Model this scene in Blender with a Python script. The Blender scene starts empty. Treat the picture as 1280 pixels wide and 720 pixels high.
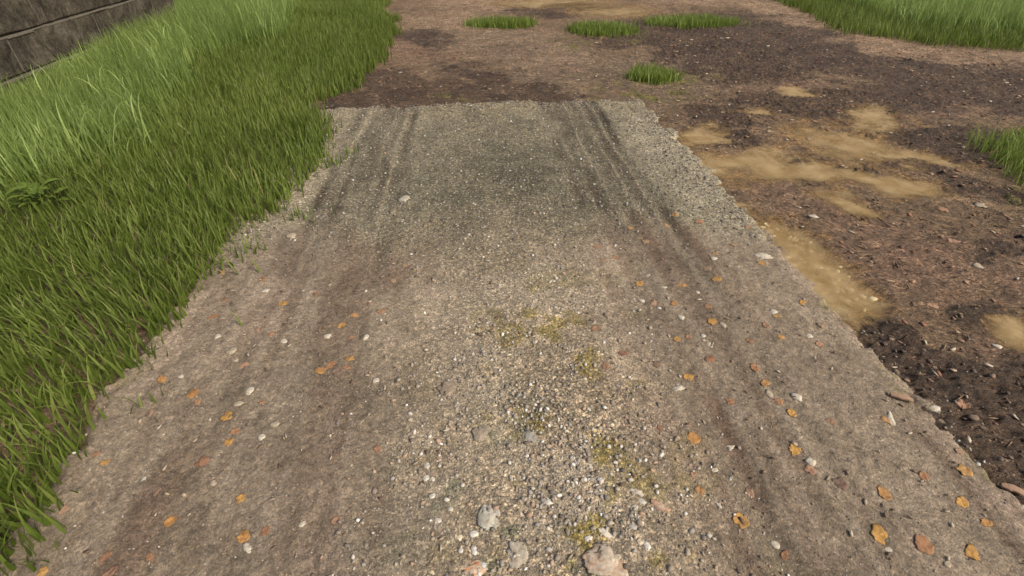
import bpy, bmesh, math, random
import numpy as np

# ------------------------------------------------------------------ camera, sky, sun, exposure
scene = bpy.context.scene
COL = scene.collection
F_PX, CAM_H = 623.0, 1.8
PITCH = math.atan(480.0 / F_PX)          # how far the lens looks down
YAW = math.radians(4.725)                # turned a little right of the strip's own axis

cam_data = bpy.data.cameras.new('camera')
cam_data.sensor_width = 36.0
cam_data.lens = 36.0 * F_PX / 1280.0
cam_data.clip_start, cam_data.clip_end = 0.05, 1000.0
cam = bpy.data.objects.new('camera', cam_data)
COL.objects.link(cam)
cam.location = (0, 0, CAM_H)
cam.rotation_euler = (math.pi / 2 - PITCH, 0, -YAW)
scene.camera = cam

SUN_EL, SUN_AZ = math.radians(44), math.radians(128)   # azimuth clockwise from +Y
world = bpy.data.worlds.new('World')
scene.world = world
world.use_nodes = True
wn = world.node_tree.nodes
sky = wn.new('ShaderNodeTexSky')
sky.sky_type = 'NISHITA'
sky.sun_disc = False
sky.sun_elevation = SUN_EL
sky.sun_rotation = SUN_AZ
sky.air_density = 1.0
sky.dust_density = 6.0
sky.ozone_density = 0.6
bg = wn['Background']
bg.inputs['Strength'].default_value = 0.13
world.node_tree.links.new(sky.outputs[0], bg.inputs['Color'])

sun_data = bpy.data.lights.new('sun', 'SUN')
sun_data.energy = 2.8
sun_data.angle = math.radians(11)
sun_data.color = (1.0, 0.93, 0.82)
sun = bpy.data.objects.new('sun', sun_data)
COL.objects.link(sun)
sdir = (math.sin(SUN_AZ) * math.cos(SUN_EL), math.cos(SUN_AZ) * math.cos(SUN_EL), math.sin(SUN_EL))
from mathutils import Vector, Matrix
sun.rotation_euler = Vector(sdir).to_track_quat('Z', 'Y').to_euler()

scene.view_settings.view_transform = 'Standard'
scene.view_settings.look = 'None'
scene.view_settings.gamma = 1.0
scene.view_settings.exposure = 0.28

# ------------------------------------------------------------------ helpers
rng = np.random.default_rng(7)
random.seed(7)


def at(px, py, z=0.0):
    """Point of the ground seen at a place of the 1280x720 photograph."""
    u, v = (px - 640) / F_PX, (360 - py) / F_PX
    fy = math.cos(PITCH) + v * math.sin(PITCH)
    fz = -math.sin(PITCH) + v * math.cos(PITCH)
    t = (z - CAM_H) / fz
    x, y = u * t, fy * t
    return x * math.cos(YAW) + y * math.sin(YAW), -x * math.sin(YAW) + y * math.cos(YAW)


def view_depth(x, y):
    return (x * math.sin(YAW) + y * math.cos(YAW)) * math.cos(PITCH) + CAM_H * math.sin(PITCH)


def to_px(x, y):
    """Where ground points lie in the photograph (used to read masks off it)."""
    cx = x * math.cos(YAW) - y * math.sin(YAW)
    cy = x * math.sin(YAW) + y * math.cos(YAW)
    d = cy * math.cos(PITCH) + CAM_H * math.sin(PITCH)
    up = cy * math.sin(PITCH) - CAM_H * math.cos(PITCH)
    d = np.where(d < 0.3, 0.3, d)
    return 640 + F_PX * cx / d, 360 - F_PX * up / d


def _hash(ix, iy, seed):
    h = (ix.astype(np.int64) * 374761393 + iy.astype(np.int64) * 668265263 + seed * 974634777) & 0xFFFFFFFF
    h = ((h ^ (h >> 13)) * 1274126177) & 0xFFFFFFFF
    h = ((h ^ (h >> 16)) * 2246822519) & 0xFFFFFFFF
    return ((h ^ (h >> 15)) & 0xFFFF) / 65535.0


def vnoise(x, y, seed=0):
    x, y = np.asarray(x, float), np.asarray(y, float)
    ix, iy = np.floor(x), np.floor(y)
    fx, fy = x - ix, y - iy
    fx = fx * fx * fx * (fx * (fx * 6 - 15) + 10)
    fy = fy * fy * fy * (fy * (fy * 6 - 15) + 10)
    a, b = _hash(ix, iy, seed), _hash(ix + 1, iy, seed)
    c, d = _hash(ix, iy + 1, seed), _hash(ix + 1, iy + 1, seed)
    return (a + (b - a) * fx) * (1 - fy) + (c + (d - c) * fx) * fy


def fbm(x, y, octaves=4, seed=0, gain=0.5):
    """Fractal noise in about -1..1."""
    s, amp, tot = 0.0, 1.0, 0.0
    for o in range(octaves):
        a = 0.6 * o
        xr, yr = x * math.cos(a) - y * math.sin(a), x * math.sin(a) + y * math.cos(a)
        s = s + amp * (vnoise(xr * 2 ** o + 17.3 * o, yr * 2 ** o - 9.1 * o, seed + o) * 2 - 1)
        tot += amp
        amp *= gain
    return s / tot * 1.5


def ridged(x, y, octaves=4, seed=0):
    s, amp, tot = 0.0, 1.0, 0.0
    for o in range(octaves):
        n = 1 - np.abs(vnoise(x * 2 ** o + 5.7 * o, y * 2 ** o + 3.1 * o, seed + o) * 2 - 1)
        s = s + amp * n * n
        tot += amp
        amp *= 0.55
    return s / tot


def sstep(e0, e1, v):
    t = np.clip((v - e0) / (e1 - e0), 0, 1)
    return t * t * (3 - 2 * t)


def lin(r, g, b):
    f = lambda c: (c / 255 / 12.92) if c / 255 <= 0.04045 else ((c / 255 + 0.055) / 1.055) ** 2.4
    return np.array([f(r), f(g), f(b)])


def mix3(col, c, m):
    return col + (np.asarray(c) - col) * m[..., None]


def mesh_np(name, verts, faces, mat=None, parent=None, smooth=True, attrs=None, colors=None):
    """faces: (n,3) or (n,4) int array. attrs: per-vertex floats, colors: per-vertex rgb."""
    me = bpy.data.meshes.new(name)
    verts = np.ascontiguousarray(verts, np.float32)
    faces = np.ascontiguousarray(faces, np.int32)
    k = faces.shape[1]
    me.vertices.add(len(verts))
    me.vertices.foreach_set('co', verts.ravel())
    me.loops.add(faces.size)
    me.loops.foreach_set('vertex_index', faces.ravel())
    me.polygons.add(len(faces))
    me.polygons.foreach_set('loop_start', np.arange(0, faces.size, k, dtype=np.int32))
    if smooth:
        me.polygons.foreach_set('use_smooth', np.ones(len(faces), bool))
    for n, v in (attrs or {}).items():
        a = me.attributes.new(n, 'FLOAT', 'POINT')
        a.data.foreach_set('value', np.ascontiguousarray(v, np.float32))
    for n, v in (colors or {}).items():
        a = me.attributes.new(n, 'FLOAT_COLOR', 'POINT')
        a.data.foreach_set('color', np.ascontiguousarray(np.c_[v, np.ones(len(v))], np.float32).ravel())
    me.update()
    me.validate()
    if mat:
        me.materials.append(mat)
    ob = bpy.data.objects.new(name, me)
    COL.objects.link(ob)
    if parent:
        ob.parent = parent
    return ob


def tag(o, label=None, cat=None, group=None, kind=None):
    for k, v in (('label', label), ('category', cat), ('group', group), ('kind', kind)):
        if v:
            o[k] = v
    return o


def empty(name, loc):
    o = bpy.data.objects.new(name, None)
    COL.objects.link(o)
    o.location = loc
    o.empty_display_size = 0.1
    return o


class NT:
    """Small material builder."""
    def __init__(self, name):
        self.m = bpy.data.materials.new(name)
        self.m.use_nodes = True
        self.t = self.m.node_tree
        self.b = self.t.nodes['Principled BSDF']
        self.out = self.t.nodes['Material Output']

    def n(self, typ, **kw):
        nd = self.t.nodes.new('ShaderNode' + typ)
        for k, v in kw.items():
            if k.startswith('i_'):
                nd.inputs[k[2:].replace('_', ' ')].default_value = v
            else:
                setattr(nd, k, v)
        return nd

    def l(self, a, b):
        self.t.links.new(a, b)

    def mixc(self, a, b, fac, mode='MIX'):
        nd = self.t.nodes.new('ShaderNodeMix')
        nd.data_type = 'RGBA'
        nd.blend_type = mode
        for sock, v in ((nd.inputs[0], fac), (nd.inputs[6], a), (nd.inputs[7], b)):
            if hasattr(v, 'is_output'):
                self.l(v, sock)
            else:
                sock.default_value = (*v, 1) if isinstance(v, (tuple, list, np.ndarray)) else v
        return nd.outputs[2]

    def math(self, op, a, b=0.0, clamp=False):
        nd = self.n('Math', operation=op, use_clamp=clamp)
        for s, v in zip(nd.inputs, (a, b)):
            if hasattr(v, 'is_output'):
                self.l(v, s)
            else:
                s.default_value = v
        return nd.outputs[0]

    def attr(self, name):
        return self.n('Attribute', attribute_name=name)

    def noise(self, scale, detail=4, rough=0.6, vec=None, dist=0.0):
        nd = self.n('TexNoise', i_Scale=scale, i_Detail=detail, i_Roughness=rough, i_Distortion=dist)
        if vec is not None:
            self.l(vec, nd.inputs['Vector'])
        return nd

    def ramp(self, fac, stops, interp='LINEAR'):
        nd = self.n('ValToRGB')
        cr = nd.color_ramp
        cr.interpolation = interp
        while len(cr.elements) < len(stops):
            cr.elements.new(0.5)
        for e, (p, c) in zip(cr.elements, stops):
            e.position = p
            e.color = (*c, 1) if not np.isscalar(c) else (c, c, c, 1)
        self.l(fac, nd.inputs[0])
        return nd.outputs[0]

    def bump(self, height, strength, dist, normal=None):
        nd = self.n('Bump', i_Strength=strength, i_Distance=dist)
        self.l(height, nd.inputs['Height'])
        if normal is not None:
            self.l(normal, nd.inputs['Normal'])
        return nd.outputs[0]


# ------------------------------------------------------------------ layout of the place (metres; +Y runs along the gravel strip)
STRIP_X0, STRIP_X1, STRIP_Y1 = -1.72, 1.98, 5.74

# puddles of silty water: (px, py, half width px, half height px, tilt deg) in the photograph; several blobs can make one puddle
PUDDLES = [
    ('wide ochre puddle spreading from the strip edge into the dark mud', [
        (930, 206, 84, 17, 0), (1000, 214, 70, 14, 4), (1062, 180, 72, 19, 12), (1085, 149, 36, 17, 5),
        (1155, 196, 62, 9, 14), (1110, 230, 70, 12, 10)]),
    ('small tan puddle at the strip edge, just behind the wide ochre puddle', [(876, 168, 32, 11, -8)]),
    ('thin tan puddle behind the wide one, a sliver in dark mud', [(944, 140, 24, 5, 0)]),
    ('little tan puddle farther back in the dark mud, short and thin', [(998, 116, 20, 5, 6)]),
    ('deep ochre ditch puddle with pale pebbles showing, along the strip edge', [
        (976, 300, 34, 16, 38), (1012, 328, 48, 29, 46), (1046, 362, 52, 33, 40)]),
    ('faint shallow puddle in reddish dirt behind the ditch puddle', [(1068, 258, 34, 11, 18)]),
    ('tiny ochre puddle tucked against the ragged strip edge', [(930, 262, 18, 11, 10)]),
    ('ochre puddle beside the churned mud, cut by the right picture edge', [(1268, 416, 32, 18, 25)]),
    ('tan puddle far back behind the first grass tuft', [(690, 4, 66, 6, 0)]),
    ('streaky tan puddle far back behind the second grass tuft', [(762, 14, 52, 7, 2)]),
]


def blob(PX, PY, cx, cy, rx, ry, ang=0.0):
    """1 at the middle of a rotated ellipse, 0 on its rim, negative outside."""
    a = math.radians(ang)
    dx, dy = PX - cx, PY - cy
    u = (dx * math.cos(a) + dy * math.sin(a)) / rx
    v = (-dx * math.sin(a) + dy * math.cos(a)) / ry
    return 1 - np.sqrt(u * u + v * v)


def soft(PX, PY, lst, s0=-0.25, s1=0.4):
    m = np.zeros_like(PX)
    for b in lst:
        m = np.maximum(m, sstep(s0, s1, blob(PX, PY, *b)))
    return m


def warped_px(x, y, amp=0.35, seed=40):
    xx = x + amp * fbm(x * 1.3, y * 1.3, 4, seed)
    yy = y + amp * fbm(x * 1.3 + 50, y * 1.3, 4, seed + 9)
    return to_px(xx, yy)


def puddle_field(x, y, which=None):
    """Depth below the water level, in metres, that the ground is hollowed to for its puddles."""
    am = 0.05 + 0.13 * sstep(2.6, 4.0, y)
    wx = x + am * fbm(x * 2.6, y * 2.6, 4, 70)
    wy = y + am * fbm(x * 2.6 + 31, y * 2.6, 4, 75)
    PX, PY = to_px(wx, wy)
    d = np.full(np.shape(x), -9.0)
    for i, (lab, blobs) in enumerate(PUDDLES):
        if which is not None and i != which:
            continue
        for b in blobs:
            d = np.maximum(d, blob(PX, PY, *b))
    return d


def inside_strip(x, y, pad=0.0):
    return (x > STRIP_X0 - pad) & (x < STRIP_X1 + pad) & (y < STRIP_Y1 + pad)


def ground_masks(x, y):
    PX, PY = warped_px(x, y)
    M = {}
    M['dark'] = soft(PX, PY, [
        (520, 112, 110, 22, 8), (430, 126, 40, 12, 0), (610, 100, 60, 14, 10), (520, 45, 40, 10, 5), (640, 122, 80, 9, 0),
        (930, 60, 130, 40, 5), (1060, 70, 130, 14, 8), (1040, 128, 160, 16, 0), (900, 150, 60, 14, 8), (930, 182, 50, 14, 10),
        (1190, 175, 110, 20, 6), (1170, 100, 150, 22, 8), (1260, 110, 60, 30, 5),
        (1105, 205, 50, 12, 8), (1210, 238, 80, 14, 14), (1090, 430, 45, 40, 60), (1150, 500, 75, 60, 30), (1230, 560, 90, 70, 40),
        (1262, 480, 80, 60, 0), (1250, 590, 150, 110, 20), (1180, 485, 120, 62, 15), (1150, 445, 60, 34, 0), (1262, 300, 30, 20, 0), (1230, 390, 50, 12, 10), (810, 40, 70, 18, 0), (700, 15, 60, 8, 0)], -0.45, 0.45)
    M['red'] = soft(PX, PY, [
        (500, 65, 60, 16, 5), (1130, 130, 90, 14, 0), (990, 108, 70, 8, 0), (1090, 300, 140, 46, 12), (1200, 340, 120, 50, 10), (990, 258, 70, 18, 10),
        (1200, 420, 60, 22, 10), (440, 90, 30, 12, 0)], -0.4, 0.5)
    M['tan'] = soft(PX, PY, [
        (1000, 22, 90, 18, 16), (1110, 58, 110, 16, 10), (1230, 76, 110, 13, 3), (1000, 30, 70, 18, 24), (620, 52, 110, 24, 4), (560, 30, 70, 14, 0), (900, -2, 90, 10, 0), (690, 75, 90, 20, 10),
        (640, 5, 120, 14, 0)], -0.4, 0.5)
    M['grit'] = soft(PX, PY, [(830, 100, 110, 34, 0), (740, 92, 110, 22, 0), (660, 60, 120, 26, 6)], -0.3, 0.5)
    M['moss'] = soft(PX, PY, [(815, 112, 90, 18, 0), (750, 50, 70, 10, 0), (860, 95, 40, 14, 0), (1260, 240, 60, 24, 20), (545, 120, 20, 6, 0), (415, 118, 26, 8, 0)], -0.3, 0.5)
    M['dark'] = sstep(0.18, 0.78, M['dark'] * 1.02 + 0.34 * fbm(x * 4.5, y * 4.5, 4, 300) + 0.26 * fbm(x * 19, y * 19, 3, 303))
    M['tan'] = np.clip(M['tan'] * (0.75 + 0.5 * fbm(x * 4, y * 4, 4, 306)), 0, 1)
    M['red'] = np.clip(M['red'] * (0.8 + 0.6 * fbm(x * 4, y * 4, 4, 309)), 0, 1)
    for k in M:
        M[k] = M[k] * np.where((x > -2.2), 1, 0.2)
    return M


def ground_z(x, y, M=None):
    M = M or ground_masks(x, y)
    strip = sstep(0.0, -0.07, np.maximum(np.maximum(STRIP_X0 - x, x - STRIP_X1), y - STRIP_Y1))
    z = 0.010 * fbm(x * 1.1, y * 1.1, 4, 11)
    rough = 0.25 + 0.75 * M['dark']
    z = z + rough * (0.040 * (ridged(x * 5 + 0.25 * fbm(x * 5, y * 5, 2, 5), y * 6.5, 4, 21) - 0.45)
                     + 0.024 * (ridged(x * 12 + 0.4 * fbm(x * 9, y * 9, 2, 27), y * 14, 3, 29) - 0.45)
                     + 0.013 * fbm(x * 24, y * 28, 3, 31))
    z = z + 0.006 * fbm(x * 9, y * 9, 4, 61)
    d = puddle_field(x, y)
    z = z * (1 - 0.38 * sstep(-0.5, 0.5, d)) - 0.038 * sstep(-0.55, 0.75, d) + 0.004 * sstep(-0.9, -0.4, d)
    z = z * (1 - strip) - 0.012 * strip
    return z


# ------------------------------------------------------------------ materials
def mat_ground():
    k = NT('mud_and_dirt')
    P = k.n('NewGeometry').outputs['Position']
    base = k.attr('base').outputs['Color']
    dark = k.attr('dark').outputs['Fac']
    grit = k.attr('grit').outputs['Fac']
    n1 = k.noise(28, 6, 0.72, P, 0.6)
    mp = k.n('Mapping')
    mp.inputs['Scale'].default_value = (1.0, 2.2, 1)
    mp.inputs['Rotation'].default_value = (0, 0, 0.35)
    k.l(P, mp.inputs['Vector'])
    n2 = k.noise(85, 5, 0.7, mp.outputs[0], 1.2)
    n3 = k.noise(9, 4, 0.6, P)
    c = k.mixc(base, k.ramp(n1.outputs['Fac'], [(0.36, 0.40), (0.5, 1.0), (0.64, 1.5)]), 0.9, 'MULTIPLY')
    c = k.mixc(c, k.ramp(n2.outputs['Fac'], [(0.38, 0.45), (0.5, 1.0), (0.64, 1.65)]), 0.85, 'MULTIPLY')
    n7 = k.noise(52, 4, 0.75, mp.outputs[0], 1.0)
    c = k.mixc(c, k.ramp(n7.outputs['Fac'], [(0.40, 0.5), (0.5, 1.0), (0.60, 1.55)]), 0.7, 'MULTIPLY')
    c = k.mixc(c, k.ramp(n3.outputs['Fac'], [(0.36, (0.74, 0.72, 0.73)), (0.64, (1.24, 1.18, 1.12))]), 0.8, 'MULTIPLY')
    # fibres and smears of drier soil, and dark wet cracks
    mp2 = k.n('Mapping')
    mp2.inputs['Scale'].default_value = (0.55, 1.9, 1)
    mp2.inputs['Rotation'].default_value = (0, 0, -0.25)
    k.l(P, mp2.inputs['Vector'])
    n5 = k.noise(19, 6, 0.72, mp2.outputs[0], 2.4)
    f5 = k.ramp(n5.outputs['Fac'], [(0.50, 0.0), (0.60, 1.0)])
    c = k.mixc(c, (0.175, 0.142, 0.108), k.math('MULTIPLY', f5, 0.5))
    n6 = k.noise(15, 6, 0.72, mp.outputs[0], 2.8)
    f6 = k.ramp(n6.outputs['Fac'], [(0.54, 0.0), (0.64, 1.0)])
    c = k.mixc(c, (0.030, 0.023, 0.018), k.math('MULTIPLY', f6, k.math('ADD', 0.14, k.math('MULTIPLY', dark, 0.42))))
    # pale grains and chips of bark bedded in the dirt
    v = k.n('TexVoronoi', i_Scale=58.0, i_Randomness=1.0)
    k.l(mp.outputs[0], v.inputs['Vector'])
    sep = k.n('SeparateColor')
    k.l(v.outputs['Color'], sep.inputs[0])
    pick = k.math('GREATER_THAN', sep.outputs[0], 0.90)
    near = k.math('LESS_THAN', v.outputs['Distance'], 0.30)
    gm = k.math('MULTIPLY', k.math('MULTIPLY', pick, near), k.math('ADD', k.math('MULTIPLY', grit, 0.6), 0.35), True)
    chip = k.ramp(sep.outputs[1], [(0.0, (0.30, 0.19, 0.13)), (0.4, (0.36, 0.27, 0.19)), (0.75, (0.42, 0.38, 0.30)), (1, (0.20, 0.13, 0.09))])
    c = k.mixc(c, chip, gm)
    k.l(c, k.b.inputs['Base Color'])
    k.b.inputs['Specular IOR Level'].default_value = 0.22
    r = k.ramp(dark, [(0, 0.9), (1, 0.66)])
    k.l(r, k.b.inputs['Roughness'])
    h = k.math('ADD', k.math('MULTIPLY', n1.outputs['Fac'], 1.0), k.math('MULTIPLY', n2.outputs['Fac'], 0.5))
    h = k.math('ADD', h, k.math('MULTIPLY', gm, 0.25))
    h = k.math('ADD', h, k.math('MULTIPLY', f5, 0.35))
    h = k.math('SUBTRACT', h, k.math('MULTIPLY', f6, 0.5))
    k.l(k.bump(h, 1.0, 0.035), k.b.inputs['Normal'])
    return k.m


def mat_strip():
    k = NT('gravel_strip')
    P = k.n('NewGeometry').outputs['Position']
    base = k.attr('base').outputs['Color']
    grav = k.attr('gravel').outputs['Fac']
    grain = k.attr('grain').outputs['Fac']
    n1 = k.noise(36, 6, 0.75, P, 0.8)
    mp = k.n('Mapping')
    mp.inputs['Scale'].default_value = (1.7, 1.0, 1)
    mp.inputs['Rotation'].default_value = (0, 0, -0.2)
    k.l(P, mp.inputs['Vector'])
    n2 = k.noise(120, 4, 0.7, mp.outputs[0], 1.4)
    n4 = k.noise(6.0, 4, 0.6, P)
    c = k.mixc(base, k.ramp(n1.outputs['Fac'], [(0.36, 0.62), (0.5, 1.0), (0.64, 1.34)]), 0.9, 'MULTIPLY')
    c = k.mixc(c, k.ramp(n2.outputs['Fac'], [(0.36, 0.58), (0.5, 1.0), (0.64, 1.45)]), 0.9, 'MULTIPLY')
    c = k.mixc(c, k.ramp(n4.outputs['Fac'], [(0.36, (0.84, 0.83, 0.81)), (0.64, (1.14, 1.13, 1.12))]), 0.9, 'MULTIPLY')
    # grit: many small stones of different tints
    wob = k.noise(30, 2, 0.5, P)
    pw = k.n('VectorMath', operation='MULTIPLY_ADD')
    k.l(wob.outputs['Color'], pw.inputs[0])
    pw.inputs[1].default_value = (0.02, 0.02, 0.02)
    k.l(P, pw.inputs[2])
    hs = None
    for sc, amt in ((62.0, 0.8), (120.0, 0.75)):
        v = k.n('TexVoronoi', i_Scale=sc, i_Randomness=1.0)
        k.l(pw.outputs[0], v.inputs['Vector'])
        sep = k.n('SeparateColor')
        k.l(v.outputs['Color'], sep.inputs[0])
        tint = k.ramp(sep.outputs[0], [(0.0, (0.50, 0.48, 0.47)), (0.25, (0.78, 0.74, 0.70)), (0.5, (0.95, 0.93, 0.9)), (0.72, (1.25, 1.15, 1.0)),
                                       (0.88, (1.75, 1.6, 1.42)), (1.0, (2.3, 2.25, 2.1))])
        gap = k.ramp(v.outputs['Distance'], [(0.0, 1.12), (0.42, 1.02), (0.75, 0.66)])
        t2 = k.mixc(tint, gap, 1.0, 'MULTIPLY')
        fac = k.math('MULTIPLY', grav if sc < 100 else grain, amt, True)
        c = k.mixc(c, t2, fac, 'MULTIPLY')
        hh = k.math('MULTIPLY', k.math('SUBTRACT', 0.7, v.outputs['Distance']), fac)
        hh = k.math('MULTIPLY', hh, 62.0 / sc)
        hs = hh if hs is None else k.math('ADD', hs, hh)
    k.l(c, k.b.inputs['Base Color'])
    k.b.inputs['Roughness'].default_value = 0.92
    k.b.inputs['Specular IOR Level'].default_value = 0.18
    h = k.math('ADD', k.math('MULTIPLY', n1.outputs['Fac'], 0.7), k.math('MULTIPLY', n2.outputs['Fac'], 0.35))
    h = k.math('ADD', h, k.math('MULTIPLY', hs, 0.9))
    k.l(k.bump(h, 0.85, 0.014), k.b.inputs['Normal'])
    return k.m


def mat_water():
    k = NT('silty_water')
    P = k.n('NewGeometry').outputs['Position']
    d = k.attr('depth').outputs['Fac']
    n = k.noise(5, 4, 0.6, P, 0.5)
    n2 = k.noise(22, 3, 0.6, P, 0.8)
    c = k.ramp(n.outputs['Fac'], [(0.36, (0.27, 0.18, 0.074)), (0.64, (0.40, 0.29, 0.145))])
    c = k.mixc(c, k.ramp(n2.outputs['Fac'], [(0.3, 0.85), (0.7, 1.14)]), 0.8, 'MULTIPLY')
    k.l(c, k.b.inputs['Base Color'])
    k.b.inputs['Roughness'].default_value = 0.5
    k.b.inputs['Specular IOR Level'].default_value = 0.12
    a = k.math('MULTIPLY', d, -40.0)
    a = k.math('SUBTRACT', 1.0, k.math('EXPONENT', a), True)
    k.l(a, k.b.inputs['Alpha'])
    return k.m


def mat_grass(name, dark, light, tip, trans=0.35):
    k = NT(name)
    r = k.attr('rnd').outputs['Fac']
    t = k.attr('along').outputs['Fac']
    P = k.n('NewGeometry').outputs['Position']
    big = k.noise(1.1, 3, 0.6, P)
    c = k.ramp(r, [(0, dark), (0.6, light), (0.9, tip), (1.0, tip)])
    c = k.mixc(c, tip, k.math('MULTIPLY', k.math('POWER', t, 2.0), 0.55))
    c = k.mixc(c, k.ramp(big.outputs['Fac'], [(0.3, (0.92, 0.94, 0.92)), (0.7, (1.10, 1.06, 1.03))]), 1.0, 'MULTIPLY')
    k.l(c, k.b.inputs['Base Color'])
    k.b.inputs['Roughness'].default_value = 0.55
    k.b.inputs['Specular IOR Level'].default_value = 0.25
    tr = k.n('BsdfTranslucent')
    k.l(c, tr.inputs['Color'])
    mx = k.n('MixShader', i_Fac=trans)
    k.l(k.b.outputs[0], mx.inputs[1])
    k.l(tr.outputs[0], mx.inputs[2])
    k.l(mx.outputs[0], k.out.inputs['Surface'])
    return k.m


def mat_attr(name, rough=0.85, spec=0.2, scale=120.0, lo=0.7, hi=1.25, bump=0.3, dist=0.003, trans=0.0):
    k = NT(name)
    base = k.attr('base').outputs['Color']
    tc = k.n('TexCoord')
    n = k.noise(scale, 5, 0.65, tc.outputs['Object'])
    c = k.mixc(base, k.ramp(n.outputs['Fac'], [(0.3, lo), (0.7, hi)]), 1.0, 'MULTIPLY')
    k.l(c, k.b.inputs['Base Color'])
    k.b.inputs['Roughness'].default_value = rough
    k.b.inputs['Specular IOR Level'].default_value = spec
    k.l(k.bump(n.outputs['Fac'], bump, dist), k.b.inputs['Normal'])
    return k.m


def mat_wall():
    k = NT('weathered_stone')
    tc = k.n('TexCoord').outputs['Object']
    n1 = k.noise(3.2, 8, 0.7, tc, 0.6)
    n2 = k.noise(26, 6, 0.7, tc, 0.4)
    mp = k.n('Mapping')
    mp.inputs['Scale'].default_value = (1, 1, 0.22)
    mp.inputs['Rotation'].default_value = (0.45, 0, 0)
    k.l(tc, mp.inputs['Vector'])
    n3 = k.noise(14, 5, 0.65, mp.outputs[0], 0.5)
    c = k.ramp(n1.outputs['Fac'], [(0.36, (0.030, 0.025, 0.018)), (0.5, (0.062, 0.053, 0.039)), (0.64, (0.108, 0.093, 0.070))])
    c = k.mixc(c, k.ramp(n2.outputs['Fac'], [(0.3, 0.62), (0.7, 1.35)]), 0.85, 'MULTIPLY')
    n7 = k.noise(52, 4, 0.75, mp.outputs[0], 1.0)
    c = k.mixc(c, k.ramp(n7.outputs['Fac'], [(0.40, 0.5), (0.5, 1.0), (0.60, 1.55)]), 0.7, 'MULTIPLY')
    c = k.mixc(c, k.ramp(n3.outputs['Fac'], [(0.34, 0.72), (0.6, 1.0), (0.8, 1.5)]), 0.7, 'MULTIPLY')
    k.l(c, k.b.inputs['Base Color'])
    k.b.inputs['Roughness'].default_value = 0.95
    k.b.inputs['Specular IOR Level'].default_value = 0.15
    k.l(k.bump(k.math('ADD', n2.outputs['Fac'], n1.outputs['Fac']), 0.7, 0.02), k.b.inputs['Normal'])
    return k.m


def mat_plain(name, col, rough=0.9, scale=30):
    k = NT(name)
    tc = k.n('TexCoord').outputs['Object']
    n = k.noise(scale, 5, 0.65, tc)
    k.l(k.mixc(col, k.ramp(n.outputs['Fac'], [(0.3, 0.65), (0.7, 1.3)]), 1.0, 'MULTIPLY'), k.b.inputs['Base Color'])
    k.b.inputs['Roughness'].default_value = rough
    k.b.inputs['Specular IOR Level'].default_value = 0.2
    return k.m


M_GROUND, M_STRIP, M_WATER = mat_ground(), mat_strip(), mat_water()
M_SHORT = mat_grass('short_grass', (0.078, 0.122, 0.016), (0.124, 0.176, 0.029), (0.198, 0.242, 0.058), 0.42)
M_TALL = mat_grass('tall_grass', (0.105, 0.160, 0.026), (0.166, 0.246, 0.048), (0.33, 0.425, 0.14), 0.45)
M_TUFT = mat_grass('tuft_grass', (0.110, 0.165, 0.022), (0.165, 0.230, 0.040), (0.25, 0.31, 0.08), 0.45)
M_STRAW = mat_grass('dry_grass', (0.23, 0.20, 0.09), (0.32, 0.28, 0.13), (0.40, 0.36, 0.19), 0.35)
M_STONE = mat_attr('pale_stone', 0.9, 0.2, 90, 0.62, 1.25, 0.5, 0.004)
M_GRIT = mat_attr('loose_grit', 0.9, 0.2, 200, 0.8, 1.15, 0.2, 0.002)
M_LEAF = mat_attr('dead_leaf', 0.75, 0.2, 140, 0.68, 1.25, 0.3, 0.002)
M_WALL = mat_wall()
M_JOINT = mat_plain('old_mortar', (0.045, 0.038, 0.030))


# ------------------------------------------------------------------ ground sheet
def axis(pieces):
    out = [pieces[0][0]]
    for a, b, s in pieces:
        n = max(1, int(round((b - a) / s)))
        out += list(a + (b - a) * np.arange(1, n + 1) / n)
    return np.array(out)


def grid(xs, ys):
    X, Y = np.meshgrid(xs, ys)
    nx, ny = len(xs), len(ys)
    i = np.arange(nx * ny).reshape(ny, nx)
    f = np.stack([i[:-1, :-1], i[:-1, 1:], i[1:, 1:], i[1:, :-1]], -1).reshape(-1, 4)
    return X.ravel(), Y.ravel(), f


xs = axis([(-160, -20, 20), (-20, -6, 0.5), (-6, -1.9, 0.06), (-1.9, 1.6, 0.04), (1.6, 4.6, 0.012), (4.6, 9, 0.03), (9, 15, 0.07), (15, 25, 0.5), (25, 165, 20)])
ys = axis([(-160, -20, 20), (-20, -1, 0.5), (-1, 0.4, 0.05), (0.4, 3.2, 0.012), (3.2, 7, 0.018), (7, 15, 0.035), (15, 25, 0.4), (25, 165, 20)])
X, Y, FQ = grid(xs, ys)
GM = ground_masks(X, Y)
Z = ground_z(X, Y, GM)
c = np.tile(lin(124, 104, 81), (len(X), 1))
c = mix3(c, lin(152, 129, 104), GM['tan'])
c = mix3(c, lin(129, 105, 86), GM['red'] * 0.95)
c = mix3(c, lin(118, 104, 86), GM['grit'] * 0.5)
clod = sstep(0.62, 0.25, ridged(X * 5 + 0.25 * fbm(X * 5, Y * 5, 2, 5), Y * 6.5, 4, 21))
c = mix3(c, lin(86, 70, 57), GM['dark'] * (0.75 + 0.25 * sstep(-0.5, 0.4, fbm(X * 3, Y * 3, 4, 91))))
c = mix3(c, lin(116, 110, 62), GM['moss'] * sstep(0.05, 0.5, fbm(X * 7, Y * 7, 4, 95)))
pf = puddle_field(X, Y)
silt = sstep(-0.55, 0.15, pf + 0.42 * fbm(X * 8, Y * 11, 4, 312))
c = mix3(c, lin(142, 114, 74), 0.85 * silt)
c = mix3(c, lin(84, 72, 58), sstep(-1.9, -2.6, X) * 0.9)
c = c * (1.27 - 0.17 * GM['dark'])[:, None]
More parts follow.
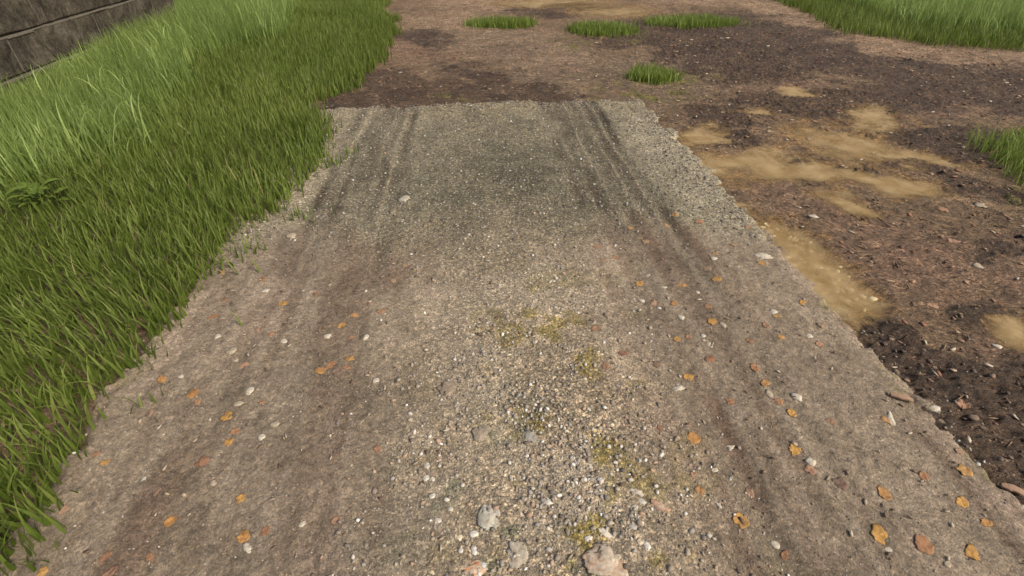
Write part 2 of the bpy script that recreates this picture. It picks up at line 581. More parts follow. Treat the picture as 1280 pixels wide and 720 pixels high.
c = c * (1 + 0.16 * fbm(X * 2.2, Y * 2.2, 4, 99) + 0.24 * fbm(X * 11, Y * 11, 3, 102) + 0.12 * fbm(X * 34, Y * 34, 2, 104))[:, None]
ground = mesh_np('ground', np.c_[X, Y, Z], FQ, M_GROUND, attrs={'dark': GM['dark'], 'grit': GM['grit']}, colors={'base': c})
tag(ground, 'bare brown mud and dirt around the gravel strip', kind='structure')


# ------------------------------------------------------------------ gravel strip laid on the mud
LEFT_LINES = [(-1.17, 0.030, -1.0), (-1.09, 0.014, 0.8), (-1.02, 0.026, -0.6), (-0.965, 0.012, 0.7), (-0.88, 0.040, -0.8), (-0.80, 0.013, 0.8),
              (-0.735, 0.024, -0.6), (-0.68, 0.012, 0.7), (-0.61, 0.026, -1.0), (-0.54, 0.020, 0.3)]
RIGHT_LINES = [(0.80, 0.030, -0.6), (0.87, 0.014, 0.5), (0.95, 0.040, -0.7), (1.03, 0.013, 0.6), (1.12, 0.036, -0.7), (1.19, 0.012, 0.7),
               (1.26, 0.030, -0.8), (1.31, 0.012, 0.6), (1.375, 0.036, -1.1)]


def tracks(x, y):
    """Tyre lines pressed into the strip: line pattern (-1 groove, 1 ridge), how strongly the band is marked, dark compacted grooves."""
    def band(xx, a, b):
        return sstep(a - 0.06, a + 0.03, xx) * sstep(b + 0.06, b - 0.03, xx)
    pat, groove = np.zeros_like(x), np.zeros_like(x)
    jit = 0.014 * fbm(x * 0 + 2, y * 0.9, 3, 120) + 0.006 * fbm(x * 5, y * 7, 2, 122)
    for i, (x0, w, a) in enumerate(LEFT_LINES + RIGHT_LINES):
        a, w = (a * 1.25, w * 1.1) if a < 0 else (a * 0.75, w)
        brk = sstep(-0.40, 0.40, fbm(x * 2 + 7 * i, y * 1.1 + 3 * i, 4, 124 + i))
        g = np.exp(-((x - x0 + jit) / w) ** 2) * brk
        pat = pat + a * g
        if a < -0.55:
            groove = np.maximum(groove, g * -a)
    b = band(x + jit, -1.19, -0.55) + band(x + jit, 0.76, 1.40)
    blotch = sstep(-0.5, 0.4, fbm(x * 5.5, y * 1.8, 4, 130))
    yl = 0.50 + 0.50 * sstep(1.9, 3.2, y)
    fadein = sstep(0.2, 0.9, y)
    return pat * yl * fadein, b * yl * fadein * (0.3 + 0.7 * blotch), groove * yl * fadein * (0.45 + 0.55 * blotch)


def strip_edge(x, y):
    """Distance in metres from the ragged outline, positive inside."""
    e = np.minimum(np.minimum(x - STRIP_X0, STRIP_X1 - x), STRIP_Y1 - y - 0.10 * sstep(-0.6, -1.6, x) * 0.6)
    return e + 0.045 * fbm(x * 3.2, y * 3.2, 3, 150) + (0.045 + 0.025 * sstep(3.0, 5.0, y)) * fbm(x * 13, y * 13, 3, 155)


def strip_z(x, y):
    e = strip_edge(x, y)
    pat, tm, ed = tracks(x, y)
    z = 0.027 * sstep(-0.045, 0.06, e) - 0.020 * sstep(0.03, -0.07, e) - 0.004
    z = z + 0.010 * sstep(0.0, 0.5, e)
    z = z + 0.0055 * pat - 0.006 * tm
    z = z + 0.006 * fbm(x * 4, y * 3, 4, 160) + 0.004 * fbm(x * 30, y * 30, 3, 165)
    cg = np.exp(-((x - 0.25) / 0.42) ** 2)
    z = z + cg * 0.012
    z = z - 0.014 * np.exp(-(((x - 1.02) - 0.06 * (y - 1.2)) / 0.05) ** 2) * sstep(1.6, 1.3, y)
    return z


sx = axis([(-1.85, 2.15, 0.010)])
sy = axis([(-6, -0.2, 0.25), (-0.2, 0.4, 0.05), (0.4, 2.4, 0.009), (2.4, 6.0, 0.014)])
X, Y, FQ = grid(sx, sy)
E_ = strip_edge(X, Y)
Z = strip_z(X, Y)
pat, tm, ed = tracks(X, Y)
far = sstep(2.35, 3.35, Y + 0.35 * fbm(X * 1.6, Y * 1.6, 4, 170))
cen = np.exp(-np.clip(np.abs(X - 0.20 - 0.05 * fbm(X * 3, Y * 3, 3, 171)) / 0.54, 0, 4) ** 2.6)
near_gravel = cen * (0.35 + 0.65 * sstep(2.4, 1.2, Y))
gravel = np.clip(near_gravel * (0.7 + 0.6 * fbm(X * 3, Y * 3, 4, 172)) + 0.45 * far * (0.6 + 0.4 * cen), 0, 1)
grain = np.clip(0.42 + 0.75 * far + 0.55 * cen, 0, 1)
c = np.tile(lin(130, 118, 102), (len(X), 1))
c = mix3(c, lin(148, 139, 123), cen * (1 - far))
c = mix3(c, lin(124, 120, 104), far)
c = mix3(c, lin(92, 90, 78), far * np.exp(-(((X - 0.30) / 0.85) ** 2 + ((Y - 3.75) / 1.15) ** 2)) * (0.75 + 0.4 * fbm(X * 2, Y * 2, 4, 173)).clip(0, 1))
c = mix3(c, lin(82, 81, 72), far * sstep(0.05, 0.55, fbm(X * 5, Y * 3.2, 4, 350)) * np.exp(-((X - 0.3) / 1.0) ** 2) * 0.6)
c = mix3(c, lin(140, 133, 117), far * sstep(-1.1, -1.35, X))
c = mix3(c, lin(137, 132, 116), far * sstep(1.35, 1.65, X) * 0.8)
c = mix3(c, lin(132, 125, 105), far * sstep(4.9, 5.6, Y) * 0.7)
tm2 = np.clip(tm * (0.45 + 0.75 * sstep(-0.5, 0.5, fbm(X * 9, Y * 4, 4, 201))), 0, 1)
c = mix3(c, lin(90, 85, 73), tm2 * (0.36 + 0.46 * far))
c = mix3(c, lin(72, 67, 57), np.clip(ed, 0, 1) * (0.45 + 0.48 * far))
c = mix3(c, lin(152, 143, 124), np.clip(pat * 1.25, 0, 1) * (0.28 + 0.47 * far))
streak = sstep(0.1, 0.8, fbm(X * 7, Y * 1.1, 4, 180)) * (1 - far) * (1 - cen)
c = mix3(c, lin(106, 90, 76), streak * 0.85)
streak2 = sstep(0.15, 0.8, fbm(X * 5 + 40, Y * 0.9, 4, 184)) * (1 - far) * (1 - cen)
c = mix3(c, lin(144, 130, 114), streak2 * 0.75)
lane = (sstep(-1.30, -1.12, X) * sstep(-0.45, -0.60, X) + sstep(0.70, 0.86, X) * sstep(1.52, 1.36, X)) * (1 - far)
lane_n = sstep(-0.25, 0.45, fbm(X * 10 + 0.3 * Y, Y * 0.8, 4, 340))
c = mix3(c, lin(99, 83, 70), np.clip(lane, 0, 1) * lane_n * 0.42)
lane_m = sstep(0.1, 0.6, fbm(X * 13 + 9, Y * 0.9, 3, 344))
c = mix3(c, lin(148, 136, 119), np.clip(lane, 0, 1) * lane_m * 0.4)
fine = sstep(0.0, 0.7, fbm(X * 17, Y * 3.2, 3, 188)) * (1 - far) * (1 - cen)
c = mix3(c, lin(108, 95, 80), fine * 0.45)
redrut = np.exp(-(((X - 1.02) - 0.06 * (Y - 1.2)) / 0.035) ** 2) * sstep(1.65, 1.35, Y) * sstep(0.8, 1.0, Y) * sstep(-0.4, 0.3, fbm(X * 6, Y * 4, 3, 186))
c = mix3(c, lin(98, 74, 61), redrut * 0.5)
moss = sstep(0.18, 0.66, fbm(X * 6, Y * 6, 4, 190)) * np.exp(-((X - 0.33) / 0.42) ** 2) * sstep(2.9, 1.6, Y)
c = mix3(c, lin(118, 108, 56), moss * 0.85)
mossb = sstep(0.40, 0.8, fbm(X * 7 + 20, Y * 7, 4, 194)) * np.exp(-((X - 0.1) / 0.4) ** 2) * sstep(1.9, 1.0, Y)
c = mix3(c, lin(96, 106, 84), mossb * 0.6)
mosse = sstep(0.10, 0.02, E_) * sstep(0.0, 0.6, fbm(X * 5, Y * 5, 3, 196)) * sstep(2.6, 1.6, Y)
c = mix3(c, lin(118, 112, 74), mosse * 0.6)
pale = sstep(0.4, 0.8, fbm(X * 5.5 + 7, Y * 5.5, 4, 198)) * cen * sstep(2.2, 1.4, Y)
c = mix3(c, lin(158, 146, 126), pale * 0.6)
c = c * 0.94 * (1 + 0.14 * fbm(X * 2.6, Y * 2.0, 4, 199))[:, None]
keep = E_[FQ].max(1) > -0.075
used = np.unique(FQ[keep])
remap = np.full(len(X), -1)
remap[used] = np.arange(len(used))
strip = mesh_np('gravel_path', np.c_[X, Y, Z][used], remap[FQ[keep]], M_STRIP,
                attrs={'gravel': gravel[used], 'grain': grain[used]}, colors={'base': c[used]})
tag(strip, 'compacted gravel strip with tyre lines and a ragged edge', kind='structure')


def surf_z(x, y):
    x, y = np.atleast_1d(np.asarray(x, float)), np.atleast_1d(np.asarray(y, float))
    return np.maximum(ground_z(x, y), np.where(strip_edge(x, y) > -0.07, strip_z(x, y), -9))


# ------------------------------------------------------------------ puddles
for i, (lab, blobs) in enumerate(PUDDLES):
    pts = np.array([at(b[0] + sx_ * b[2] * 1.5, b[1] + sy_ * b[3] * 1.5) for b in blobs for sx_ in (-1, 0, 1) for sy_ in (-1, 0, 1)])
    (x0, y0), (x1, y1) = pts.min(0) - 0.25, pts.max(0) + 0.25
    s = max(0.012, (x1 - x0) / 220)
    X, Y, FQ = grid(np.arange(x0, x1, s), np.arange(y0, y1, s * 1.2))
    pd = puddle_field(X, Y, i)
    level = -0.0065
    depth = level - ground_z(X, Y)
    depth = np.where(pd > -0.75, depth, -1) * sstep(-0.75, -0.2, pd)
    keep = (depth[FQ].max(1) > 0) & (strip_edge(X[FQ].mean(1), Y[FQ].mean(1)) < 0.03)
    if not keep.any():
        continue
    used = np.unique(FQ[keep])
    remap = np.full(len(X), -1)
    remap[used] = np.arange(len(used))
    w = mesh_np('puddle', np.c_[X, Y, np.full(len(X), level)][used], remap[FQ[keep]], M_WATER, attrs={'depth': np.clip(depth, 0, 1)[used]})
    tag(w, lab, group='silty puddles in the mud', kind='structure')


# ------------------------------------------------------------------ stone wall on the far left
WX, WY0, WY1 = -5.29, 2.6, 10.85


def block(bm, x0, x1, y0, y1, z0, z1, bev, rr):
    bm2 = bmesh.new()
    bmesh.ops.create_cube(bm2, size=1)
    for v in bm2.verts:
        v.co = Vector(((x0 + x1) / 2 + v.co.x * (x1 - x0), (y0 + y1) / 2 + v.co.y * (y1 - y0), (z0 + z1) / 2 + v.co.z * (z1 - z0)))
    bmesh.ops.bevel(bm2, geom=bm2.edges[:], offset=bev, segments=3, profile=0.6, affect='EDGES')
    bmesh.ops.subdivide_edges(bm2, edges=[e for e in bm2.edges if e.calc_length() > 0.25], cuts=9, use_grid_fill=True)
    ph = rr.random() * 50
    for v in bm2.verts:
        n = float(fbm(v.co.y * 3 + ph, v.co.z * 5 + ph, 4, 210))
        v.co.x += 0.012 * n
        v.co.z += 0.006 * float(fbm(v.co.y * 4 + ph, v.co.x * 4, 3, 214))
    me = bpy.data.meshes.new('tmp')
    bm2.to_mesh(me)
    bm2.free()
    bm.from_mesh(me)
    bpy.data.meshes.remove(me)


wall = empty('stone_wall', (WX, (WY0 + WY1) / 2, 0))
tag(wall, 'dark weathered wall of long stone blocks behind the tall grass', 'wall')
rr = random.Random(3)
bm = bmesh.new()
levels = [-0.22, 0.2, 0.605, 1.0, 1.4]
joints = [[WY0, 4.1, 5.7, 7.35, 9.1, WY1], [WY0, 3.5, 5.15, 6.76, 8.45, 10.1, WY1], [WY0, 4.2, 5.8, 7.4, 9.02, WY1], [WY0, 3.5, 5.1, 6.8, 8.4, 10.0, WY1]]
for r in range(4):
    for a, b in zip(joints[r], joints[r][1:]):
        dx = rr.uniform(-0.008, 0.008)
        block(bm, WX - 0.4, WX + dx, a + 0.003, b - 0.003, levels[r] + 0.004, levels[r + 1] - 0.010, 0.016, rr)
for v in bm.verts:
    v.co -= wall.location
me = bpy.data.meshes.new('blocks')
bm.to_mesh(me)
bm.free()
me.materials.append(M_WALL)
o = bpy.data.objects.new('blocks', me)
COL.objects.link(o)
o.parent = wall
bm = bmesh.new()
bmesh.ops.create_cube(bm, size=1)
for v in bm.verts:
    v.co = Vector((-0.20 + v.co.x * 0.355, v.co.y * (WY1 - WY0 - 0.05), 0.58 + v.co.z * 1.58))
for r in range(4):
    z1 = levels[r + 1] - 0.009
    y0 = WY0
    while y0 < WY1 - 0.02:                     # pale mortar lumps, painting in the light that block top edges catch
        y1 = min(WY1 - 0.004, y0 + rr.uniform(0.10, 0.34))
        h_, px_ = rr.uniform(0.016, 0.034), rr.uniform(0.004, 0.012)
        c4 = bmesh.ops.create_cube(bm, size=1)['verts']
        for v in c4:
            v.co = Vector((-0.03 + px_ / 2 + v.co.x * (0.06 + px_), (y0 + y1) / 2 - wall.location.y + v.co.y * (y1 - y0 + 0.004), z1 - h_ / 2 + v.co.z * h_ - (0.006 if v.co.x > 0 and v.co.z > 0 else 0)))
        fs = {f for v in c4 for f in v.link_faces}
        for f in fs:
            f.material_index = 1
        y0 = y1 + 0.001
    for jy in joints[r][1:-1]:
        c4 = bmesh.ops.create_cube(bm, size=1)['verts']
        for v in c4:
            v.co = Vector((-0.02 + v.co.x * 0.044, jy - wall.location.y + v.co.y * 0.011, (levels[r] + levels[r + 1]) / 2 - 0.01 + v.co.z * 0.36))
        for f in {f for v in c4 for f in v.link_faces}:
            f.material_index = 1
me = bpy.data.meshes.new('mortar')
bm.to_mesh(me)
bm.free()
me.materials.append(M_JOINT)
me.materials.append(mat_plain('mortar_and_lit_edge', (0.125, 0.11, 0.086), scale=40))
o = bpy.data.objects.new('mortar', me)
COL.objects.link(o)
o.parent = wall


# ------------------------------------------------------------------ grass
def blades(P, L, W, az, lean, curl, seg, twist=0.5, taper=1.6, cpow=1.4, tint=None):
    """Ribbons standing on the points P. Returns verts, quads, per-vertex rnd and along."""
    n = len(P)
    t = np.linspace(0, 1, seg + 1)
    th = lean[:, None] + curl[:, None] * t[None, :] ** cpow
    ds = (L / seg)[:, None]
    r = np.cumsum(np.c_[np.zeros(n), np.sin(th[:, :-1]) * ds], 1)
    h = np.cumsum(np.c_[np.zeros(n), np.cos(th[:, :-1]) * ds], 1)
    dx, dy = np.cos(az)[:, None], np.sin(az)[:, None]
    cx, cy, cz = P[:, 0:1] + r * dx, P[:, 1:2] + r * dy, P[:, 2:3] + h - 0.006
    wprof = (1 - t ** taper * 0.93) * (0.72 + 0.28 * np.sin(math.pi * np.minimum(t * 1.5, 1)))
    wa = az + math.pi / 2 + rng.uniform(-twist, twist, n)
    hw = 0.5 * W[:, None] * wprof[None, :]
    wx, wy = np.cos(wa)[:, None] * hw, np.sin(wa)[:, None] * hw
    V = np.stack([np.stack([cx - wx, cy - wy, cz], -1), np.stack([cx + wx, cy + wy, cz], -1)], 2)   # n, seg+1, 2, 3
    idx = np.arange(n * (seg + 1) * 2).reshape(n, seg + 1, 2)
    Q = np.stack([idx[:, :-1, 0], idx[:, :-1, 1], idx[:, 1:, 1], idx[:, 1:, 0]], -1).reshape(-1, 4)
    rnd = np.repeat(rng.random(n) if tint is None else np.full(n, tint), (seg + 1) * 2)
    along = np.tile(np.repeat(t, 2), n)
    return V.reshape(-1, 3), Q, rnd, along


def join(parts):
    V, Q, R, A, off = [], [], [], [], 0
    for v, q, r, a in parts:
        V.append(v); Q.append(q + off); R.append(r); A.append(a)
        off += len(v)
    return np.concatenate(V), np.concatenate(Q), np.concatenate(R), np.concatenate(A)


def grass_obj(name, parts, mat, origin=(0, 0, 0), parent=None):
    V, Q, R, A = join(parts)
    o = mesh_np(name, V - np.array(origin), Q, mat, attrs={'rnd': R, 'along': A}, parent=parent)
    o.location = origin
    return o


def scatter(x0, x1, y0, y1, dens):
    n = int((x1 - x0) * (y1 - y0) * dens)
    return rng.uniform(x0, x1, n), rng.uniform(y0, y1, n)


def on_ground(x, y):
    return np.c_[x, y, surf_z(x, y)]


def lawn_edge(y):
    """x where the left lawn's short grass ends."""
    ys_ = [-1.0, 0.6, 0.92, 1.23, 1.83, 2.26, 3.0, 3.5, 4.1, 4.9, 5.4, 5.8, 6.3, 6.86, 7.6, 8.67, 9.6, 11.2, 11.7, 12.1, 12.6, 13.69, 15]
    xs_ = [-1.66, -1.64, -1.60, -1.63, -1.66, -1.60, -1.62, -1.38, -1.24, -1.30, -1.52, -1.76, -1.40, -1.30, -1.22, -1.24, -1.24, -1.32, -1.62, -1.9, -1.62, -1.70, -1.8]
    return np.interp(y, ys_, xs_) + 0.10 * fbm(y * 3.0, y * 0 + 2, 3, 230) + 0.05 * fbm(y * 11, y * 0 + 5, 2, 231)


def tall_edge(y):
    return np.interp(y, [2.4, 3.0, 3.76, 4.1, 4.6, 5.2, 6.2, 7.3, 8.3, 9.2, 10.4, 12, 14, 15], [-5.1, -4.4, -3.62, -3.25, -2.95, -3.05, -3.3, -3.6, -3.6, -3.0, -3.3, -3.6, -4.0, -4.1]) + 0.15 * fbm(y * 1.5, y * 0 + 8, 3, 233)


def short_parts(x, y, h=0.185, w=0.0145, seg=5):
    n = len(x)
    P = on_ground(x, y)
    L = h * rng.uniform(0.55, 1.15, n)
    W = w * rng.uniform(0.6, 1.2, n)
    az = 0.6 * fbm(x * 0.9, y * 0.9, 3, 240) * math.pi + rng.normal(0, 1.6, n)
    lean = np.abs(rng.normal(0.10, 0.16, n))
    curl = np.abs(rng.normal(0.75, 0.45, n))
    return blades(P, L, W, az, lean, curl, seg)


# left lawn, short part
x, y = scatter(-5.6, -1.0, 0.2, 15.0, 2000)
e = lawn_edge(y) - x
te = tall_edge(y)
pk = sstep(-0.06, 0.14, e) * (0.75 + 0.25 * sstep(-0.45, 0.1, fbm(x * 4, y * 4, 3, 245)))
pk = pk * np.where(x < te - 0.3, 0.35, 1)
keep = (rng.random(len(x)) < pk) & (x > WX + 0.03)
xl, yl = x[keep], y[keep]
near = yl < 4.2
parts = [short_parts(xl[near], yl[near], seg=6), short_parts(xl[~near], yl[~near], seg=3)]
# stragglers standing out on the strip's edge
x, y = scatter(-1.9, -1.0, 0.5, 5.7, 900)
e = lawn_edge(y) - x
keep = (rng.random(len(x)) < sstep(-0.42, 0.1, e) * 0.8 * sstep(-0.12, 0.3, fbm(x * 3.4, y * 3.4, 3, 247)))
parts.append(short_parts(x[keep], y[keep], h=0.13, seg=6))
tag(grass_obj('grass', parts, M_SHORT), 'short green lawn grass growing up to the left edge of the strip', 'grass', kind='stuff')


# dead straw blades mixed through the lawn
x, y = scatter(-5.2, -1.5, 0.4, 9.0, 10)
keep = (lawn_edge(y) - x > 0.05)
tag(grass_obj('dry_grass', [short_parts(x[keep], y[keep], h=0.20, w=0.012, seg=6)], M_STRAW), 'scattered dry straw blades in the green lawn', 'grass', kind='stuff')


def tall_parts(x, y, h=0.46, w=0.0105, seg=8, curly=0.20, cpow=1.4, tint=None):
    n = len(x)
    P = on_ground(x, y)
    L = h * rng.uniform(0.55, 1.15, n) * np.where((x < -4.5) & (y < 11) & (x > WX), 0.45 + 0.45 * sstep(6.5, 9.0, y) + 0.5 * sstep(-5.25, -4.5, x), 1.0).clip(0, 1)
    W = w * rng.uniform(0.6, 1.25, n)
    az = fbm(x * 0.7, y * 0.7, 3, 250) * math.pi + rng.normal(0, 1.2, n)
    lean = np.abs(rng.normal(0.10, 0.13, n))
    curl = np.where(rng.random(n) < curly, rng.uniform(1.4, 3.2, n), np.abs(rng.normal(0.35, 0.3, n)))
    return blades(P, L, W, az, lean, curl, seg, taper=2.6, cpow=cpow, tint=tint)


x, y = scatter(-9.0, -2.2, 2.6, 15.0, 1500)
e = tall_edge(y) - x
pk = sstep(-0.12, 0.35, e)
keep = (rng.random(len(x)) < pk) & ((x > WX + 0.02) | (y > WY1 + 0.05))
x2, y2 = scatter(-5.0, -2.4, 2.8, 14.0, 60)
k2 = (tall_edge(y2) - x2 > 0.0) & (rng.random(len(x2)) < 0.9)
tag(grass_obj('tall_grass', [tall_parts(x[keep], y[keep]), tall_parts(x2[k2], y2[k2], h=0.60, w=0.0175, seg=14, curly=1.0, cpow=3.2, tint=1.0)], M_TALL), 'tall pale green grass with curling tips in front of the stone wall', 'grass', kind='stuff')


# meadow on the far right: short fringe, taller pale grass behind
def meadow_edge(x):
    """y of the meadow's near edge."""
    return np.interp(x, [5.6, 6.2, 6.6, 7.2, 8.47, 9.5, 12, 16], [9.4, 9.2, 9.0, 8.35, 7.62, 7.45, 7.1, 6.6]) + 0.15 * fbm(x * 2, x * 0, 3, 260)


x, y = scatter(5.4, 16.0, 6.3, 15.2, 800)
e = y - meadow_edge(x)
side = x - 6.5 - 0.177 * np.maximum(y - 8.94, 0) + 0.12 * fbm(y * 2, y * 0 + 4, 3, 261)
keep = rng.random(len(x)) < sstep(-0.08, 0.3, np.minimum(e, side))
tag(grass_obj('meadow_grass', [short_parts(x[keep], y[keep], h=0.22, w=0.017, seg=3)], M_SHORT), 'short green grass fringing the meadow at the back right', 'grass', kind='stuff')
x, y = scatter(6.6, 16.0, 7.4, 15.2, 650)
e = y - meadow_edge(x) - 0.9 - 0.5 * fbm(x * 0.8, y * 0.8, 3, 263)
e = np.minimum(e, x - 7.6 - 0.177 * np.maximum(y - 8.94, 0))
keep = rng.random(len(x)) < sstep(0.0, 0.8, e)
tag(grass_obj('tall_meadow_grass', [tall_parts(x[keep], y[keep], seg=6, w=0.012)], M_TALL), 'taller pale grass deeper in the meadow at the back right', 'grass', kind='stuff')

# separate tufts standing in the mud
TUFTS = [
    ('wide low green grass tuft in the mud, leftmost of the far three', (628, 33), 0.64, 0.34, 1500),
    ('rounded green grass tuft in the mud, middle of the far three', (755, 41), 0.62, 0.46, 1900),
    ('long green grass tuft in the mud, rightmost of the far three', (869, 32), 0.88, 0.46, 2500),
    ('small sparse grass tuft on gritty mossy dirt behind the strip', (817, 101), 0.34, 0.30, 900),
]
for lab, (px, py), rx, ry, n in TUFTS:
    cx, cy = at(px, py)
    cy += ry * 0.35
    a = rng.random(n) * 2 * math.pi
    r = rng.random(n) ** 0.68 * (1 + 0.22 * rng.normal(0, 1, n) * (rng.random(n) < 0.35)) * (1 + 0.22 * fbm(np.cos(a) * 1.6 + px, np.sin(a) * 1.6, 3, 270))
    gx, gy = cx + rx * r * np.cos(a), cy + ry * r * np.sin(a)
    o = grass_obj('grass_tuft', [short_parts(gx, gy, h=0.158, w=0.018, seg=4)], M_TUFT, (cx, cy, 0))
    tag(o, lab, 'grass tuft', 'grass tufts in the mud')
# tuft cut by the right edge
n = 3400
gx, gy = rng.uniform(4.15, 5.9, n), rng.uniform(2.9, 4.4, n)
line = 4.22 + 0.30 * (gy - 3.1) + 0.10 * fbm(gy * 3, gy * 0, 3, 275)
keep = rng.random(n) < sstep(-0.05, 0.25, gx - line) * sstep(4.45, 4.1, gy + 0.1 * fbm(gx * 3, gx * 0, 2, 277))
o = grass_obj('grass_tuft', [short_parts(gx[keep], gy[keep], h=0.20, w=0.014, seg=6)], M_TUFT, (4.9, 3.6, 0))
tag(o, 'large green grass tuft beside the wide ochre puddle at the right side', 'grass tuft', 'grass tufts in the mud')

# ------------------------------------------------------------------ dark broad-leaved weed among the tall grass
k = NT('weed_leaf')
tcw = k.n('TexCoord').outputs['Object']
nw = k.noise(40, 4, 0.6, tcw)
k.l(k.ramp(nw.outputs['Fac'], [(0.3, (0.050, 0.080, 0.012)), (0.7, (0.100, 0.142, 0.024))]), k.b.inputs['Base Color'])
k.b.inputs['Roughness'].default_value = 0.7
k.b.inputs['Specular IOR Level'].default_value = 0.15
M_WEED = k.m
wx_, wy_ = at(58, 262)
weed = empty('weed_plant', (wx_, wy_, float(surf_z(wx_, wy_)[0])))
tag(weed, 'low dark green broad-leaved weed at the foot of the tall grass', 'weed')
V, Q, off = [], [], 0
rw = random.Random(5)
for i in range(34):
    az = i * 2.4 + rw.uniform(-0.3, 0.3)
    L = rw.uniform(0.05, 0.105)
    lift = rw.uniform(0.2, 1.1)
    rw0 = rw.uniform(0.2, 2.4)
    z0 = 0.05 + 0.15 * (i / 34) * rw.uniform(0.6, 1.1)
    nu, nv = 8, 4
    for a in range(nu + 1):
        t = a / nu
        w = L * 0.30 * math.sin(math.pi * min(1, t ** 0.8 * 0.97 + 0.03)) + 0.003
        r = (0.05 * rw0 + L * t) * math.cos(lift * (1 - t))
        z = z0 + L * 0.9 * math.sin(lift) * (t - 0.75 * t * t)
        for b in range(nv + 1):
            s = b / nv * 2 - 1
            ww = w * s * (1 + 0.12 * math.sin(t * 30 + b))
            V.append((r * math.cos(az) - ww * math.sin(az), r * math.sin(az) + ww * math.cos(az), z + abs(s) * w * 0.35))
    for a in range(nu):
        for b in range(nv):
            p = off + a * (nv + 1) + b
            Q.append((p, p + 1, p + nv + 2, p + nv + 1))
    off += (nu + 1) * (nv + 1)
mesh_np('foliage', np.array(V), np.array(Q), M_WEED, weed)
bm = bmesh.new()
bmesh.ops.create_cone(bm, segments=8, radius1=0.008, radius2=0.004, depth=0.16, cap_ends=True)
for v in bm.verts:
    v.co.z += 0.07
me = bpy.data.meshes.new('stem')
bm.to_mesh(me); bm.free()
me.materials.append(M_WEED)
o = bpy.data.objects.new('stem', me)
COL.objects.link(o)
o.parent = weed


# ------------------------------------------------------------------ loose grit, debris
def ico(sub):
    bm = bmesh.new()
    bmesh.ops.create_icosphere(bm, subdivisions=sub, radius=1)
    V = np.array([v.co[:] for v in bm.verts])
    Fc = np.array([[v.index for v in f.verts] for f in bm.faces])
    bm.free()
    return V, Fc


ICO1, ICO2, ICO3 = ico(1), ico(2), ico(4)


def pebble_cloud(name, x, y, size, cols, mat, flat=(0.45, 0.8), sink=0.25, label=None):
    V0, F0 = ICO1 if len(x) > 3000 else ICO2
    n, m = len(x), len(V0)
    z = surf_z(x, y)
    a = rng.uniform(0, 2 * math.pi, n)
    s = size[:, None] * np.c_[rng.uniform(0.75, 1.3, n), rng.uniform(0.6, 1.0, n), rng.uniform(*flat, n)]
    V = V0[None] * (1 + rng.uniform(-0.2, 0.2, (n, m, 1))) * s[:, None, :]
    tilt = rng.normal(0, 0.25, n)[:, None]
    V[..., 2] += V[..., 0] * tilt
    ca, sa = np.cos(a)[:, None], np.sin(a)[:, None]
    W = np.stack([V[..., 0] * ca - V[..., 1] * sa + x[:, None], V[..., 0] * sa + V[..., 1] * ca + y[:, None], V[..., 2] + (z + s[:, 2] * (0.5 - sink))[:, None]], -1)
    Fc = (F0[None] + (np.arange(n) * m)[:, None, None]).reshape(-1, 3)
    o = mesh_np(name, W.reshape(-1, 3), Fc, mat, smooth=False, colors={'base': np.repeat(cols, m, 0)})
    return tag(o, label, kind='stuff')


STONE_COLS = np.array([lin(154, 143, 127), lin(134, 123, 109), lin(184, 177, 163), lin(206, 201, 190), lin(118, 110, 101), lin(166, 141, 119), lin(150, 143, 134), lin(108, 99, 88)])
# middle ridge of coarse gravel
n = 40000
gx, gy = rng.normal(0.19, 0.38, n), 0.45 + rng.random(n) ** 1.5 * 3.6
pk = 0.50 * (0.22 + 0.78 * sstep(-0.15, 0.45, fbm(gx * 4.2, gy * 4.2, 4, 172))) * sstep(3.6, 1.0, gy) * (np.abs(gx - 0.19) < 0.85)
keep = rng.random(n) < pk
gx, gy = gx[keep], gy[keep]
gs = 0.0026 + 0.0100 * rng.random(len(gx)) ** 3.6
ci = rng.choice(8, len(gx), p=[0.26, 0.24, 0.11, 0.06, 0.09, 0.09, 0.1, 0.05])
pebble_cloud('gravel', gx, gy, gs, STONE_COLS[ci] * rng.uniform(0.72, 1.02, (len(gx), 1)), M_GRIT, label='coarse loose gravel along the middle of the strip')
# finer grit all over the far half and along its ragged edges
n = 19000
gx, gy = rng.uniform(-1.6, 1.95, n), rng.uniform(2.4, 5.8, n)
e = strip_edge(gx, gy)
keep = (e > -0.04) & (rng.random(n) < np.clip(0.35 + 0.65 * sstep(0.5, 0.0, e), 0, 1) * sstep(2.4, 3.4, gy))
gx, gy = gx[keep], gy[keep]
gs = 0.005 + 0.008 * rng.random(len(gx)) ** 2
ci = rng.choice(8, len(gx), p=[0.22, 0.22, 0.08, 0.03, 0.19, 0.03, 0.15, 0.08])
pebble_cloud('grit', gx, gy, gs, STONE_COLS[ci] * rng.uniform(0.5, 0.85, (len(gx), 1)), M_GRIT, label='fine grey grit over the far half of the strip')
n = 15000
gx, gy = rng.uniform(-1.75, 2.3, n), 0.5 + 5.6 * rng.random(n) ** 1.3
e = strip_edge(gx, gy)
keep = np.where(e > 0.03, (gy < 3.4) & (rng.random(n) < 0.75), (e > -0.28) & (rng.random(n) < 0.9 * np.exp(np.minimum(e, 0) / 0.09)))
keep &= puddle_field(gx, gy) < -0.2
gx, gy, e = gx[keep], gy[keep], e[keep]
gs = 0.0016 + 0.0034 * rng.random(len(gx)) ** 2 + np.where(e < 0.03, 0.0025 + 0.005 * rng.random(len(gx)) ** 2, 0)
ci = rng.choice(8, len(gx), p=[0.25, 0.25, 0.06, 0.02, 0.14, 0.08, 0.12, 0.08])
pebble_cloud('grit', gx, gy, gs, STONE_COLS[ci] * rng.uniform(0.55, 0.9, (len(gx), 1)), M_GRIT, label='loose grains on the brown sides of the strip and spilled past its edge')
